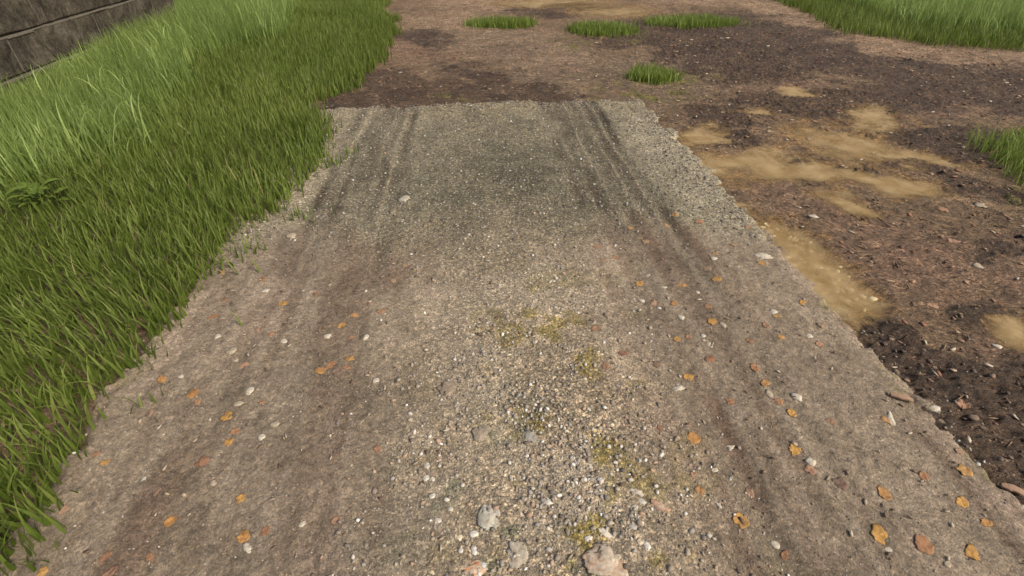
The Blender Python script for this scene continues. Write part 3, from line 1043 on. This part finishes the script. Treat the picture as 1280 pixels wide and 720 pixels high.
# pebbles lying on the silty bed of the ditch puddle
n = 900
gx, gy = rng.uniform(1.7, 2.9, n), rng.uniform(1.7, 3.0, n)
keep = (puddle_field(gx, gy, 4) > 0.12) & (strip_edge(gx, gy) < -0.04) & (rng.random(n) < 0.6)
gx, gy = gx[keep], gy[keep]
gs = 0.010 + 0.017 * rng.random(len(gx)) ** 2
pebble_cloud('pebbles', gx, gy, gs, np.tile(lin(205, 186, 146), (len(gx), 1)) * rng.uniform(0.6, 1.1, (len(gx), 1)), M_GRIT, flat=(0.3, 0.5), sink=0.15, label='pale pebbles on the bed of the ditch puddle')
# small lumps of wet mud
n = 9000
gx, gy = rng.uniform(1.9, 9.0, n), 0.6 + 11 * rng.random(n) ** 1.7
gm = ground_masks(gx, gy)['dark'] * (puddle_field(gx, gy) < -0.3) * (strip_edge(gx, gy) < -0.03)
keep = rng.random(n) < gm
gx, gy = gx[keep], gy[keep]
gs = 0.005 + 0.013 * rng.random(len(gx)) ** 2.5
cl = np.array([lin(92, 76, 63), lin(116, 97, 80), lin(80, 66, 55)])[rng.integers(0, 3, len(gx))]
pebble_cloud('mud_clods', gx, gy, gs, cl, mat_attr('wet_clod', 0.7, 0.3, 150, 0.7, 1.3, 0.5, 0.003), flat=(0.35, 0.7), label='small dark clods of churned mud')


def chips(name, x, y, size, cols, label, slim=(0.18, 0.55)):
    n = len(x)
    a = rng.uniform(0, math.pi, n)
    ratio = rng.uniform(*slim, n)
    base = np.array([(-1, -0.6), (-0.3, -1), (0.7, -0.8), (1, 0.2), (0.3, 1), (-0.8, 0.7)])
    m = 6
    U = base[None] * (1 + rng.uniform(-0.25, 0.25, (n, m, 2)))
    lx, ly = U[..., 0] * size[:, None], U[..., 1] * (size * ratio)[:, None]
    ca, sa = np.cos(a)[:, None], np.sin(a)[:, None]
    wx, wy = lx * ca - ly * sa, lx * sa + ly * ca
    tx, ty = rng.normal(0, 0.2, n)[:, None], rng.normal(0, 0.2, n)[:, None]
    z = surf_z(x, y)[:, None] + 0.004 + np.abs(wx * tx + wy * ty)
    top = np.stack([wx + x[:, None], wy + y[:, None], z + 0.0022], -1)
    bot = top - np.array([0, 0, 0.0028])
    V = np.concatenate([top, bot], 1).reshape(-1, 3)
    q = [(0, 1, 2, 3), (0, 3, 4, 5)] + [(i, (i + 6), (i + 1) % 6 + 6, (i + 1) % 6) for i in range(6)] + [(9, 8, 7, 6), (11, 10, 9, 6)]
    Q = (np.array(q)[None] + (np.arange(n) * 12)[:, None, None]).reshape(-1, 4)
    o = mesh_np(name, V, Q, M_LEAF, smooth=False, colors={'base': np.repeat(cols, 12, 0)})
    return tag(o, label, kind='stuff')


n = 12000
gx, gy = rng.uniform(-1.2, 9.5, n), 0.6 + 10.5 * rng.random(n) ** 1.4
keep = (strip_edge(gx, gy) < -0.02) & (gy < meadow_edge(gx) - 0.1) & (rng.random(n) < 0.8)
gx, gy = gx[keep], gy[keep]
pal = np.array([lin(150, 118, 96), lin(126, 98, 80), lin(158, 138, 114), lin(96, 74, 60), lin(168, 156, 136), lin(140, 98, 78)])
chips('litter', gx, gy, (0.005 + 0.017 * rng.random(len(gx)) ** 4) * (0.8 + 0.12 * gy), pal[rng.integers(0, 6, len(gx))], 'small chips of bark and dead leaf scattered over the mud')
n = 7000
gx, gy = rng.uniform(1.8, 8.0, n), 0.6 + 7.5 * rng.random(n) ** 1.8
keep = (strip_edge(gx, gy) < -0.03) & (puddle_field(gx, gy) < -0.1) & (gy < meadow_edge(gx) - 0.1) & (rng.random(n) < 0.35 + 0.65 * sstep(-0.1, 0.4, fbm(gx * 3, gy * 3, 3, 330)))
gx, gy = gx[keep], gy[keep]
pal3 = np.array([lin(66, 53, 43), lin(92, 74, 59), lin(128, 106, 84), lin(150, 130, 104), lin(78, 62, 49)])
chips('twigs', gx, gy, 0.010 + 0.024 * rng.random(len(gx)) ** 2, pal3[rng.integers(0, 5, len(gx))], 'thin bits of twig, root and straw tangled over the mud', slim=(0.05, 0.12))
n = 700
gx, gy = rng.uniform(-1.55, 1.9, n), rng.uniform(0.5, 3.4, n)
pal2 = np.array([lin(150, 134, 114), lin(112, 94, 78), lin(170, 158, 138), lin(96, 80, 66)])
chips('litter', gx, gy, 0.005 + 0.010 * rng.random(n) ** 2, pal2[rng.integers(0, 4, n)], 'tiny dull straw and bark bits trodden into the strip')


# ------------------------------------------------------------------ single stones
def stone(name, px, py, wpx, hpx, col, label, group, seed, rise=0.45, ang=0.0, speck=None):
    x, y = at(px, py, 0.03)
    m = view_depth(x, y) / F_PX
    el = math.atan2(CAM_H, math.hypot(x, y))
    sx_, sy_ = wpx * m / 2, hpx * m / 2 / max(0.35, math.sin(el))
    V0, F0 = ICO3 if wpx > 15 else ICO2
    r2 = np.random.default_rng(seed)
    o1, o2 = r2.uniform(0, 40, 2)
    disp = 1 + (0.46 if wpx > 15 else 0.40) * fbm(V0[:, 0] * 1.3 + o1, V0[:, 1] * 1.3 + V0[:, 2] + o2, 4, seed) + 0.09 * fbm(V0[:, 0] * 6 + o2, V0[:, 1] * 6 - V0[:, 2] * 4 + o1, 3, seed + 3)
    V = V0 * disp[:, None] * np.array([sx_, sy_, min(sx_, sy_) * rise])
    a = math.radians(ang)
    V = np.c_[V[:, 0] * math.cos(a) - V[:, 1] * math.sin(a), V[:, 0] * math.sin(a) + V[:, 1] * math.cos(a), V[:, 2]]
    colv = np.tile(np.asarray(col), (len(V), 1)) * (1 + 0.18 * fbm(V0[:, 0] * 2.5 + o2, V0[:, 1] * 2.5 + V0[:, 2] * 2, 3, seed + 5))[:, None]
    if speck is not None:
        msk = sstep(0.15, 0.6, fbm(V0[:, 0] * 3 + o1, V0[:, 1] * 3 + V0[:, 2] * 3, 3, seed + 7))
        colv = mix3(colv, speck, msk * 0.8)
    o = mesh_np(name, V, F0, M_STONE, colors={'base': colv})
    o.location = (x, y, float(surf_z(x, y)[0]) + min(sx_, sy_) * rise * 0.05)
    return tag(o, label, 'stone', group)


W_ = lin(214, 208, 194)
STONES = [
    (612, 646, 27, 32, lin(186, 180, 164), 'rough round pale grey stone with dark specks in the middle gravel', lin(138, 128, 110), 0),
    (757, 707, 46, 34, lin(196, 180, 158), 'largest pale boulder half buried at the near end of the middle gravel', lin(150, 122, 98), 0),
    (755, 668, 23, 9, lin(216, 206, 188), 'long white stone lying just behind the largest pale boulder', None, -35),
    (592, 712, 34, 15, lin(210, 186, 158), 'cream stone with a rusty orange edge at the near picture edge', lin(178, 112, 70), -8),
    (646, 693, 25, 28, lin(178, 168, 150), 'flat worn whitish stone between the rough round stone and the boulder', lin(146, 132, 112), 10),
    (735, 676, 10, 7, W_, 'small round white pebble left of the long white stone', None, 0),
    (686, 631, 10, 8, W_, 'bright white pebble alone in the gravel behind the boulder', None, 0),
    (561, 486, 26, 18, lin(156, 140, 120), 'worn flat beige stone sunk into the left of the middle gravel', None, 0),
    (600, 545, 20, 18, lin(158, 144, 126), 'sunken dull beige stone in the gravel behind the rough round one', None, 0),
    (664, 548, 14, 20, lin(168, 164, 152), 'narrow grey white stone in mid gravel beside a dark crack', lin(110, 104, 96), 25),
    (796, 616, 18, 8, lin(200, 188, 172), 'pale elongated stone at the back of the right stone cluster', None, -35),
    (802, 628, 12, 7, lin(196, 190, 178), 'white flat stone in the right stone cluster beside ochre moss', None, -20),
    (822, 634, 22, 9, lin(184, 160, 138), 'pinkish grey slab stone at the right rim of the stone cluster', lin(170, 120, 92), -38),
    (792, 637, 12, 7, lin(192, 184, 170), 'off white pebble in the centre of the right stone cluster', None, 0),
    (790, 660, 12, 8, lin(190, 184, 172), 'off white pebble at the near left of the right stone cluster', None, -20),
    (808, 685, 9, 11, lin(212, 206, 192), 'upright white pebble right of the largest boulder', None, 0),
    (798, 680, 9, 8, lin(200, 184, 160), 'cream pebble touching the upright white pebble', None, 0),
    (592, 668, 10, 9, lin(212, 204, 188), 'white pebble left of the flat worn stone', None, -15),
    (593, 690, 8, 9, lin(216, 212, 204), 'white pebble just behind the cream stone with the rusty edge', None, 0),
    (574, 673, 8, 8, lin(222, 206, 178), 'warm cream pebble at the left rim of the middle gravel', None, 0),
    (547, 652, 9, 7, lin(206, 198, 184), 'chalky pebble at the left rim beside greenish moss', None, 0),
    (604, 708, 8, 8, lin(206, 206, 200), 'blue white pebble on the right end of the cream rusty stone', None, 0),
    (533, 599, 9, 7, lin(206, 198, 182), 'left pebble of a white pair at the left rim of the gravel', None, 0),
    (540, 600, 8, 6, lin(200, 192, 176), 'right pebble of a white pair at the left rim of the gravel', None, 0),
    (534, 583, 9, 9, lin(192, 184, 168), 'lumpy pale pebble just behind a white pebble pair', None, 0),
    (541, 621, 8, 6, lin(210, 204, 190), 'white pebble just in front of a white pebble pair', None, 0),
    (721, 580, 7, 6, lin(216, 212, 202), 'round white pebble right of centre near yellow moss', None, 0),
    (750, 603, 9, 6, lin(206, 200, 190), 'slanted white pebble in front of yellow moss', None, -35),
    (563, 638, 8, 6, lin(200, 192, 176), 'off white chip of stone behind the left gravel rim', None, 0),
    (576, 690, 7, 6, lin(204, 196, 184), 'pale pebble in front of the warm cream one', None, 0),
    (505, 250, 15, 8, lin(176, 168, 150), 'bleached flat stone on the far left side of the grey gravel', None, 0),
    (491, 264, 10, 8, lin(134, 122, 104), 'dull brown round stone beside the bleached flat stone', None, 0),
]
for i, (px, py, w, h, col, lab, spk, ang) in enumerate(STONES):
    big = w > 15
    stone('stone', px, py, w, h, col * 0.70, lab, 'stones bedded in the middle gravel', 300 + i, 0.17 if big else 0.32, ang, spk)

# white chips scattered on the two brown sides: (px, py, w, h, tilt, label)
CHIPS = [
    (331, 363, 11, 5, -25, 'cream chip behind an amber leaf on the left track'),
    (409, 420, 11, 6, 20, 'clean white chip right of the left track below an ochre leaf'),
    (355, 427, 10, 6, 40, 'slanted white chip on the left track near an orange leaf'),
    (294, 450, 8, 4, 0, 'tiny white chip just in front of a beige pebble left of the track'),
    (290, 440, 14, 8, -10, 'flat beige pebble behind a tiny white chip left of the track'),
    (272, 420, 8, 5, 10, 'little white chip between the lawn and the left track'),
    (226, 471, 7, 4, 0, 'white chip close to the lawn beside an ochre leaf'),
    (365, 295, 14, 6, -5, 'bleached chip near the lawn on the far left of the strip'),
    (313, 488, 9, 11, 0, 'three cornered white chip on the near left of the strip'),
    (297, 505, 13, 6, 5, 'dull cream chip in front of the three cornered white chip'),
    (327, 546, 11, 7, 0, 'rounded cream chip on the near left below two orange leaves'),
    (179, 598, 11, 6, 30, 'pointed white chip near the lawn at the near left'),
    (309, 683, 17, 9, 40, 'long white chip touching a large amber leaf at the near left'),
    (378, 655, 9, 7, 0, 'pale grey pebble alone at the near left of the strip'),
    (267, 604, 9, 6, 0, 'dull grey white pebble on the near left beside bare soil'),
    (470, 476, 11, 7, -10, 'white oval chip left of the middle gravel'),
    (343, 530, 10, 6, 0, 'faint beige chip behind the rounded cream chip'),
    (457, 422, 8, 7, 10, 'white pebble right of the left track beside a small orange leaf'),
    (892, 324, 9, 4, 0, 'white chip beside a small yellow leaf on the far right track'),
    (955, 319, 19, 6, 8, 'wide white chip near the ditch puddle'),
    (802, 376, 9, 4, 15, 'slim white chip in front of a yellow leaf, right of centre'),
    (830, 359, 8, 4, 5, 'slim white chip left of an ochre leaf on the right side'),
    (872, 366, 5, 4, 0, 'tiny white dot of stone right of an ochre leaf'),
    (851, 397, 9, 7, -15, 'round white pebble between an amber leaf and a bright yellow leaf'),
    (904, 406, 7, 8, 0, 'dull grey pebble right of a bright yellow leaf'),
    (967, 389, 11, 6, -15, 'cream chip beside a dim yellow leaf, right side of the strip'),
    (879, 420, 8, 4, 0, 'flat grey white chip right of a small orange leaf'),
    (887, 431, 7, 7, 0, 'roundish white pebble just in front of a flat grey white chip'),
    (1012, 420, 11, 5, 0, 'oval cream chip near the mud at the right edge of the strip'),
    (810, 344, 7, 4, 0, 'small dull white chip behind the yellow leaf right of centre'),
    (847, 486, 16, 5, -8, 'wide flat white chip right of the middle gravel'),
    (962, 493, 9, 9, 0, 'dull cream pebble behind an orange leaf on the right side'),
    (996, 497, 11, 9, 5, 'clean white pebble behind a yellow leaf on the right side'),
    (913, 557, 13, 5, -10, 'curved white chip lying in the reddish rut'),
    (894, 588, 10, 5, 0, 'cream chip left of the reddish rut'),
    (1013, 578, 12, 9, 0, 'square white chip just behind a pinkish orange leaf'),
    (899, 632, 7, 9, -25, 'small white chip left of the rut near a wide yellow leaf'),
    (971, 679, 11, 9, 0, 'grey white pebble behind an orange leaf at the near right'),
    (1114, 523, 10, 15, 25, 'upright white chip beside an orange leaf near the churned mud'),
    (1171, 508, 14, 6, -5, 'flat white chip lying on the churned dark mud'),
    (1111, 687, 11, 6, -5, 'cream chip in front of a slanted yellow leaf at the near right'),
    (1183, 707, 12, 6, -35, 'pale greyish stone flake at the near right corner of the strip'),
    (1250, 429, 11, 5, -20, 'white chip beside the puddle at the right picture edge'),
    (1229, 252, 14, 5, -8, 'pale wood coloured chip in front of the right grass tuft'),
    (1018, 267, 12, 4, -10, 'cream chip in reddish dirt behind the ditch puddle'),
    (1225, 327, 13, 5, 5, 'pale tan chip on the reddish dirt at the right side'),
]
for i, (px, py, w, h, ang, lab) in enumerate(CHIPS):
    dull = any(q in lab for q in ('dull', 'faint', 'beige', 'bleached', 'greyish', 'tan', 'wood'))
    colr = lin(146, 134, 115) if dull else lin(168, 159, 142)
    stone('stone_chip', px, py, w, h, colr, lab, 'pale stone chips lying on the strip and mud', 500 + i, 0.24, -ang)


# ------------------------------------------------------------------ fallen leaves, one object each
YEL, AMB, ORA, RUS, BRO, PNK = lin(166, 124, 52), lin(160, 114, 54), lin(144, 98, 60), lin(126, 82, 54), lin(92, 70, 58), lin(150, 112, 86)
COLN = {'y': ('yellow', YEL), 'a': ('amber', AMB), 'o': ('orange', ORA), 'r': ('rusty brown', RUS), 'b': ('dark brown', BRO), 'p': ('faded pinkish', PNK)}


def leaf_mesh(size, col, seed, dim=1.0):
    r2 = np.random.default_rng(seed)
    kind = r2.integers(0, 4)
    nr, na = 5, 28
    ang = np.linspace(0, 2 * math.pi, na, endpoint=False)
    if kind == 0:      # oval
        rad = 1 / np.sqrt((np.cos(ang) / 1.0) ** 2 + (np.sin(ang) / 0.62) ** 2)
    elif kind == 1:    # lobed
        rad = 0.80 + 0.09 * np.cos(5 * ang) + 0.05 * np.cos(9 * ang + 0.6)
    elif kind == 2:    # pointed
        rad = 1 / np.sqrt((np.cos(ang) / 1.0) ** 2 + (np.sin(ang) / 0.72) ** 2) * (1 + 0.16 * np.cos(ang) ** 9)
    else:              # round with a nick
        rad = 0.86 - 0.30 * np.exp(-((ang - math.pi) / 0.35) ** 2)
    rad = rad * (1 + 0.24 * fbm(np.cos(ang) * 2.5 + seed, np.sin(ang) * 2.5, 3, int(seed)))
    V = [(0, 0, 0)]
    for i in range(1, nr + 1):
        t = i / nr
        for a, r in zip(ang, rad):
            V.append((math.cos(a) * r * t, math.sin(a) * r * t, 0))
    V = np.array(V) * size / 2
    s = size / 2
    cup, fold, tw = r2.uniform(-0.35, 0.25), r2.uniform(-0.3, 0.3), r2.uniform(-0.25, 0.25)
    V[:, 2] = s * (cup * (V[:, 0] / s) ** 2 + fold * np.abs(V[:, 1] / s) ** 1.3 + tw * V[:, 0] * V[:, 1] / s / s + 0.08 * fbm(V[:, 0] / s * 2 + seed, V[:, 1] / s * 2, 3, 7))
    T = [(0, 1 + j, 1 + (j + 1) % na) for j in range(na)]
    for i in range(nr - 1):
        for j in range(na):
            a, b = 1 + i * na + j, 1 + i * na + (j + 1) % na
            T += [(a, a + na, b + na), (a, b + na, b)]
    m = len(V)
    bot = V - np.array([0, 0, 0.0008])
    T = np.array(T)
    rim = np.array([(1 + (nr - 1) * na + j, 1 + (nr - 1) * na + (j + 1) % na) for j in range(na)])
    side = np.concatenate([np.c_[rim[:, 0], rim[:, 0] + m, rim[:, 1] + m], np.c_[rim[:, 0], rim[:, 1] + m, rim[:, 1]]])
    Fc = np.concatenate([T, T[:, ::-1] + m, side])
    VV = np.concatenate([V, bot])
    # stalk
    st = np.array([(-0.95, 0), (-1.45, 0.05)]) * s * 0.98
    cv = np.tile(col, (len(VV), 1)) * dim
    spot = sstep(0.0, 0.7, fbm(VV[:, 0] / s * 2.2 + seed, VV[:, 1] / s * 2.2, 3, seed + 2))
    cv = mix3(cv, col * np.array([0.55, 0.45, 0.5]), spot * 0.75)
    vein = np.exp(-(VV[:, 1] / s / 0.07) ** 2)
    cv = mix3(cv, col * np.array([0.7, 0.62, 0.6]), vein * 0.5)
    return VV, Fc, cv


# colour code, px, py, size px, how dull (1 fresh), label
LEAVES = [
    ('r', 132, 697, 16, 0.9, 'rusty brown leaf by the lawn at the near left corner'),
    ('y', 52, 713, 15, 0.9, 'yellow leaf half under grass at the nearest left corner'),
    ('a', 242, 493, 17, 1.0, 'larger amber leaf of a pair by the lawn, near left'),
    ('o', 247, 503, 10, 0.8, 'little orange leaf touching a larger amber leaf by the lawn'),
    ('y', 283, 520, 18, 1.0, 'round bright yellow leaf on the near left of the strip'),
    ('o', 293, 539, 14, 0.9, 'orange leaf just in front of the round bright yellow leaf'),
    ('y', 285, 552, 14, 1.0, 'yellow leaf below an orange leaf, front of a row of three'),
    ('p', 188, 516, 10, 0.7, 'faint pinkish leaf near the lawn, left of a round yellow leaf'),
    ('r', 252, 577, 18, 0.9, 'rusty leaf with a dark twig mark on the near left'),
    ('o', 120, 567, 12, 0.8, 'dull orange leaf at the lawn edge beside a yellow one'),
    ('y', 131, 578, 13, 0.9, 'narrow yellow leaf at the lawn edge beside an orange one'),
    ('p', 197, 616, 11, 0.75, 'faded leaf on bare soil in front of the pointed white chip'),
    ('y', 301, 623, 14, 0.95, 'yellow leaf by itself between two near left amber leaves'),
    ('a', 213, 652, 18, 1.0, 'wide amber leaf on the near left, closest to the lawn'),
    ('a', 304, 670, 21, 1.0, 'large amber leaf touching the long white chip'),
    ('r', 331, 664, 14, 0.95, 'oval rusty leaf right of the large amber leaf'),
    ('o', 188, 697, 14, 0.85, 'folded orange leaf near the bottom, between lawn and amber leaf'),
    ('o', 421, 650, 13, 0.75, 'dull orange leaf right of the pale grey pebble'),
    ('o', 326, 502, 9, 0.85, 'small orange leaf right of the three cornered white chip'),
    ('p', 80, 636, 12, 0.8, 'faded pink leaf among the grass blades at the near left'),
    ('r', 137, 718, 20, 0.8, 'rusty leaf cut by the bottom edge of the picture'),
    ('a', 277, 339, 11, 0.7, 'dim amber leaf by the lawn, farther up the left side'),
    ('o', 280, 374, 10, 0.8, 'orange leaf close to the lawn in front of a dim amber leaf'),
    ('o', 266, 395, 13, 0.95, 'slanting orange leaf close to the lawn blades'),
    ('a', 202, 474, 15, 1.0, 'amber leaf at the tip of the lawn blades, near left'),
    ('y', 353, 379, 13, 1.0, 'bright ochre yellow leaf on the left tyre track'),
    ('o', 328, 349, 13, 0.75, 'dull orange leaf left of the left tyre track, behind a cream chip'),
    ('r', 395, 367, 9, 0.9, 'small rusty leaf between the left tyre lines'),
    ('o', 340, 418, 11, 0.85, 'orange leaf on the left track behind a slanted white chip'),
    ('p', 323, 412, 11, 0.7, 'faint pinkish leaf left of an orange one on the left track'),
    ('y', 427, 407, 13, 0.95, 'ochre yellow leaf right of the left tyre track'),
    ('p', 305, 456, 12, 0.85, 'slanted faded orange leaf beside a tiny white chip'),
    ('a', 400, 464, 16, 0.95, 'amber leaf at the left end of a leaf cluster'),
    ('o', 413, 457, 15, 0.95, 'crumpled orange leaf in the middle of a leaf cluster'),
    ('b', 422, 465, 14, 0.85, 'dark brown leaf at the bottom of a leaf cluster'),
    ('o', 434, 460, 11, 0.85, 'orange leaf at the right end of a leaf cluster'),
    ('y', 437, 449, 13, 0.9, 'dull yellow leaf just behind a leaf cluster'),
    ('p', 464, 379, 10, 0.6, 'very faint leaf left of the middle gravel'),
    ('a', 443, 394, 11, 0.85, 'amber leaf left of the middle gravel, behind an ochre leaf'),
    ('o', 477, 389, 12, 0.8, 'orange leaf at the left rim of the middle gravel'),
    ('o', 439, 422, 8, 0.85, 'small orange leaf left of a white pebble'),
    ('a', 492, 352, 10, 0.55, 'faint amber leaf at the gravel rim, far left of centre'),
    ('a', 506, 333, 10, 0.5, 'faintest amber leaf farther up the gravel rim'),
    ('r', 472, 562, 13, 0.85, 'rusty leaf on bare soil left of the coarse gravel'),
    ('o', 747, 309, 14, 0.75, 'dull orange leaf right of the middle gravel, far up'),
    ('o', 769, 322, 9, 0.85, 'small orange leaf in front of a dull orange leaf, far right of centre'),
    ('a', 754, 327, 10, 0.6, 'faint amber leaf left of a small orange leaf'),
    ('y', 799, 354, 14, 1.0, 'bright yellow leaf right of centre behind a slim white chip'),
    ('a', 852, 357, 14, 0.85, 'ochre leaf in the middle of the right tyre track'),
    ('y', 895, 349, 14, 0.9, 'yellow leaf at the outer line of the right tyre track'),
    ('a', 885, 336, 11, 0.55, 'faint amber leaf just behind a yellow leaf of the right track'),
    ('y', 894, 317, 8, 0.8, 'small yellow leaf behind a white chip on the right track'),
    ('a', 917, 306, 11, 0.5, 'faint amber leaf between the right track and the ditch puddle'),
    ('y', 952, 328, 13, 0.95, 'yellow leaf in front of the wide white chip near the ditch puddle'),
    ('p', 817, 380, 12, 0.75, 'faded leaf left of an amber leaf on the right side'),
    ('a', 842, 380, 11, 0.95, 'amber leaf behind a round white pebble'),
    ('o', 885, 384, 12, 0.85, 'dull orange leaf behind the upright bright yellow leaf'),
    ('y', 890, 402, 14, 1.0, 'upright bright yellow leaf on the right tyre track'),
    ('y', 1003, 378, 11, 1.0, 'clean yellow leaf near the ditch puddle, close to the strip edge'),
    ('y', 971, 395, 11, 0.8, 'dim yellow leaf in front of a cream chip'),
    ('r', 957, 407, 12, 0.8, 'rusty leaf between two yellow ones on the right side'),
    ('y', 976, 422, 11, 0.95, 'yellow leaf left of an oval cream chip'),
    ('o', 937, 426, 10, 0.85, 'orange leaf left of a yellow one, outside the right track'),
    ('r', 744, 412, 13, 0.75, 'rusty leaf at the right rim of the middle gravel'),
    ('y', 846, 425, 11, 1.0, 'yellow leaf left of a small orange leaf, a touching pair'),
    ('o', 860, 422, 9, 0.85, 'small orange leaf right of a yellow one, a touching pair'),
    ('r', 779, 442, 12, 0.95, 'rusty leaf right of the middle gravel on smooth soil'),
    ('o', 757, 460, 13, 0.8, 'dull orange leaf at the gravel rim in front of a rusty one'),
    ('b', 821, 456, 12, 0.95, 'dark brown leaf right of the middle gravel'),
    ('r', 887, 450, 15, 0.95, 'broad rusty leaf in the right track'),
    ('y', 860, 471, 14, 1.0, 'yellow leaf behind the wide flat white chip'),
    ('o', 944, 460, 15, 0.95, 'orange leaf with a cream vein outside the right track'),
    ('a', 956, 479, 14, 0.95, 'amber leaf behind a dull cream pebble'),
    ('a', 807, 302, 11, 0.6, 'dim amber leaf at the inner line of the right track, far up'),
    ('y', 844, 269, 12, 0.8, 'dull yellow leaf far up beside the right track'),
    ('o', 874, 278, 14, 0.8, 'orange leaf far up between right track and mud'),
    ('a', 834, 281, 10, 0.75, 'small amber leaf far up in front of a dull yellow one'),
    ('a', 788, 285, 10, 0.9, 'amber leaf far up on the inner right track'),
    ('o', 935, 283, 11, 0.7, 'dim orange leaf against the ragged edge behind the ditch puddle'),
    ('r', 825, 537, 11, 0.9, 'small rusty leaf right of the coarse gravel'),
    ('a', 867, 548, 22, 1.0, 'large bent amber leaf right of the coarse gravel'),
    ('o', 913, 502, 12, 0.95, 'round orange leaf beside a dark twig line'),
    ('o', 974, 502, 13, 0.85, 'orange leaf left of a clean white pebble'),
    ('y', 990, 516, 14, 1.0, 'yellow leaf in front of a clean white pebble'),
    ('y', 993, 563, 18, 1.0, 'wide bright yellow leaf behind the square white chip'),
    ('p', 1013, 588, 16, 0.95, 'pinkish orange leaf touching the square white chip'),
    ('o', 867, 593, 10, 0.75, 'faint orange leaf in front of the large bent amber leaf'),
    ('a', 874, 613, 14, 0.9, 'slanting amber leaf left of the reddish rut'),
    ('o', 938, 613, 14, 0.7, 'dim orange leaf right of the reddish rut'),
    ('y', 927, 650, 25, 0.95, 'widest yellow leaf, at the near end of the reddish rut'),
    ('o', 982, 692, 13, 0.95, 'orange leaf in front of a grey white pebble, near right'),
    ('o', 1039, 527, 12, 0.8, 'dull orange leaf alone on pale soil, right side'),
    ('a', 1106, 525, 12, 0.9, 'amber leaf left of the upright white chip'),
    ('o', 1154, 595, 14, 0.95, 'orange leaf near the churned mud, far right side'),
    ('y', 1206, 587, 21, 0.9, 'wide yellow leaf at the very edge of the churned mud'),
    ('y', 1203, 627, 17, 1.0, 'notched yellow leaf between mud edge and near corner'),
    ('a', 1105, 618, 20, 0.95, 'long amber leaf right of a dark brown leaf'),
    ('b', 1050, 605, 21, 0.95, 'broad dark brown leaf on the near right of the strip'),
    ('a', 1233, 653, 17, 1.0, 'amber leaf close to the mud at the near right corner'),
    ('y', 1098, 668, 25, 1.0, 'slanted yellow leaf behind a cream chip, near right'),
    ('o', 1153, 682, 29, 0.95, 'long orange leaf at the near right of the strip'),
    ('y', 1214, 693, 22, 1.0, 'oval yellow leaf nearest the right corner of the picture'),
    ('o', 1026, 407, 10, 0.55, 'faint orange leaf near the mud beside the oval cream chip'),
    ('o', 1025, 430, 13, 0.75, 'dim orange leaf in front of the oval cream chip'),
    ('p', 1181, 259, 13, 1.0, 'pink brown leaf curled on mud in front of the right grass tuft'),
    ('p', 1193, 297, 16, 0.9, 'pinkish leaf flat on reddish dirt, right side'),
    ('p', 1170, 377, 14, 0.85, 'pinkish leaf on churned dirt left of the right edge puddle'),
    ('p', 1209, 501, 19, 1.0, 'pale pink leaf standing out on the dark churned mud'),
    ('p', 1200, 563, 11, 0.7, 'dull pinkish leaf at the muddy strip edge, near right'),
]
LEAVES_DONE = 0
for i, (cc, px, py, s, dim, lab) in enumerate(LEAVES):
    x, y = at(px, py, 0.03)
    m = view_depth(x, y) / F_PX
    V, Fc, cv = leaf_mesh(s * m * 0.98, COLN[cc][1], 800 + i, 1.0)
    bgc = lin(128, 113, 96)
    cv = mix3(cv, bgc, np.full(len(cv), np.clip(0.24 + (1 - dim) * 1.2, 0, 0.75)))
    a = rng.uniform(0, 2 * math.pi)
    V = np.c_[V[:, 0] * math.cos(a) - V[:, 1] * math.sin(a), V[:, 0] * math.sin(a) + V[:, 1] * math.cos(a), V[:, 2] * 0.28 + 0.0022 * fbm(V[:, 0] * 90 + i, V[:, 1] * 90, 3, 321)]
    V[:, 2] += surf_z(V[:, 0] + x, V[:, 1] + y) - float(surf_z(x, y)[0])
    o = mesh_np('fallen_leaf', V, Fc, M_LEAF, colors={'base': cv})
    o.location = (x, y, float(surf_z(x, y)[0]) + 0.0026)
    tag(o, lab, 'leaf', 'fallen autumn leaves on the ground')

# larger chips of bark at the mud's edge
for i, (px, py, w, h, ang, lab) in enumerate([
        (1125, 500, 24, 6, -28, 'pinkish bark chip on the strip edge beside the churned mud'),
        (1268, 611, 24, 7, -35, 'long tan bark chip on the mud at the near right picture edge'),
        (1065, 62, 0, 0, 0, '')][:2]):
    x, y = at(px, py, 0.02)
    m = view_depth(x, y) / F_PX
    bm = bmesh.new()
    bmesh.ops.create_cube(bm, size=1)
    bmesh.ops.subdivide_edges(bm, edges=bm.edges[:], cuts=6, use_grid_fill=True)
    for v in bm.verts:
        t = v.co.x * 2
        taper = 1 - 0.45 * abs(t) ** 2.5
        v.co = Vector((v.co.x * w * m, v.co.y * h * m * 1.4 * taper * (1 + 0.2 * float(fbm(t * 3 + i, v.co.y * 2, 2, 5))), v.co.z * 0.008 + 0.006 * (1 - t * t) + 0.012))
    me = bpy.data.meshes.new('bark_chip')
    bm.to_mesh(me); bm.free()
    a_ = me.attributes.new('base', 'FLOAT_COLOR', 'POINT')
    colr = lin(140, 114, 92)
    a_.data.foreach_set('color', np.tile(np.r_[colr, 1], len(me.vertices)).astype(np.float32))
    me.materials.append(M_LEAF)
    o = bpy.data.objects.new('bark_chip', me)
    COL.objects.link(o)
    o.location = (x, y, float(surf_z(x, y)[0]))
    o.rotation_euler = (0, 0, math.radians(ang))
    tag(o, lab, 'bark chip', 'bark chips at the mud edge')
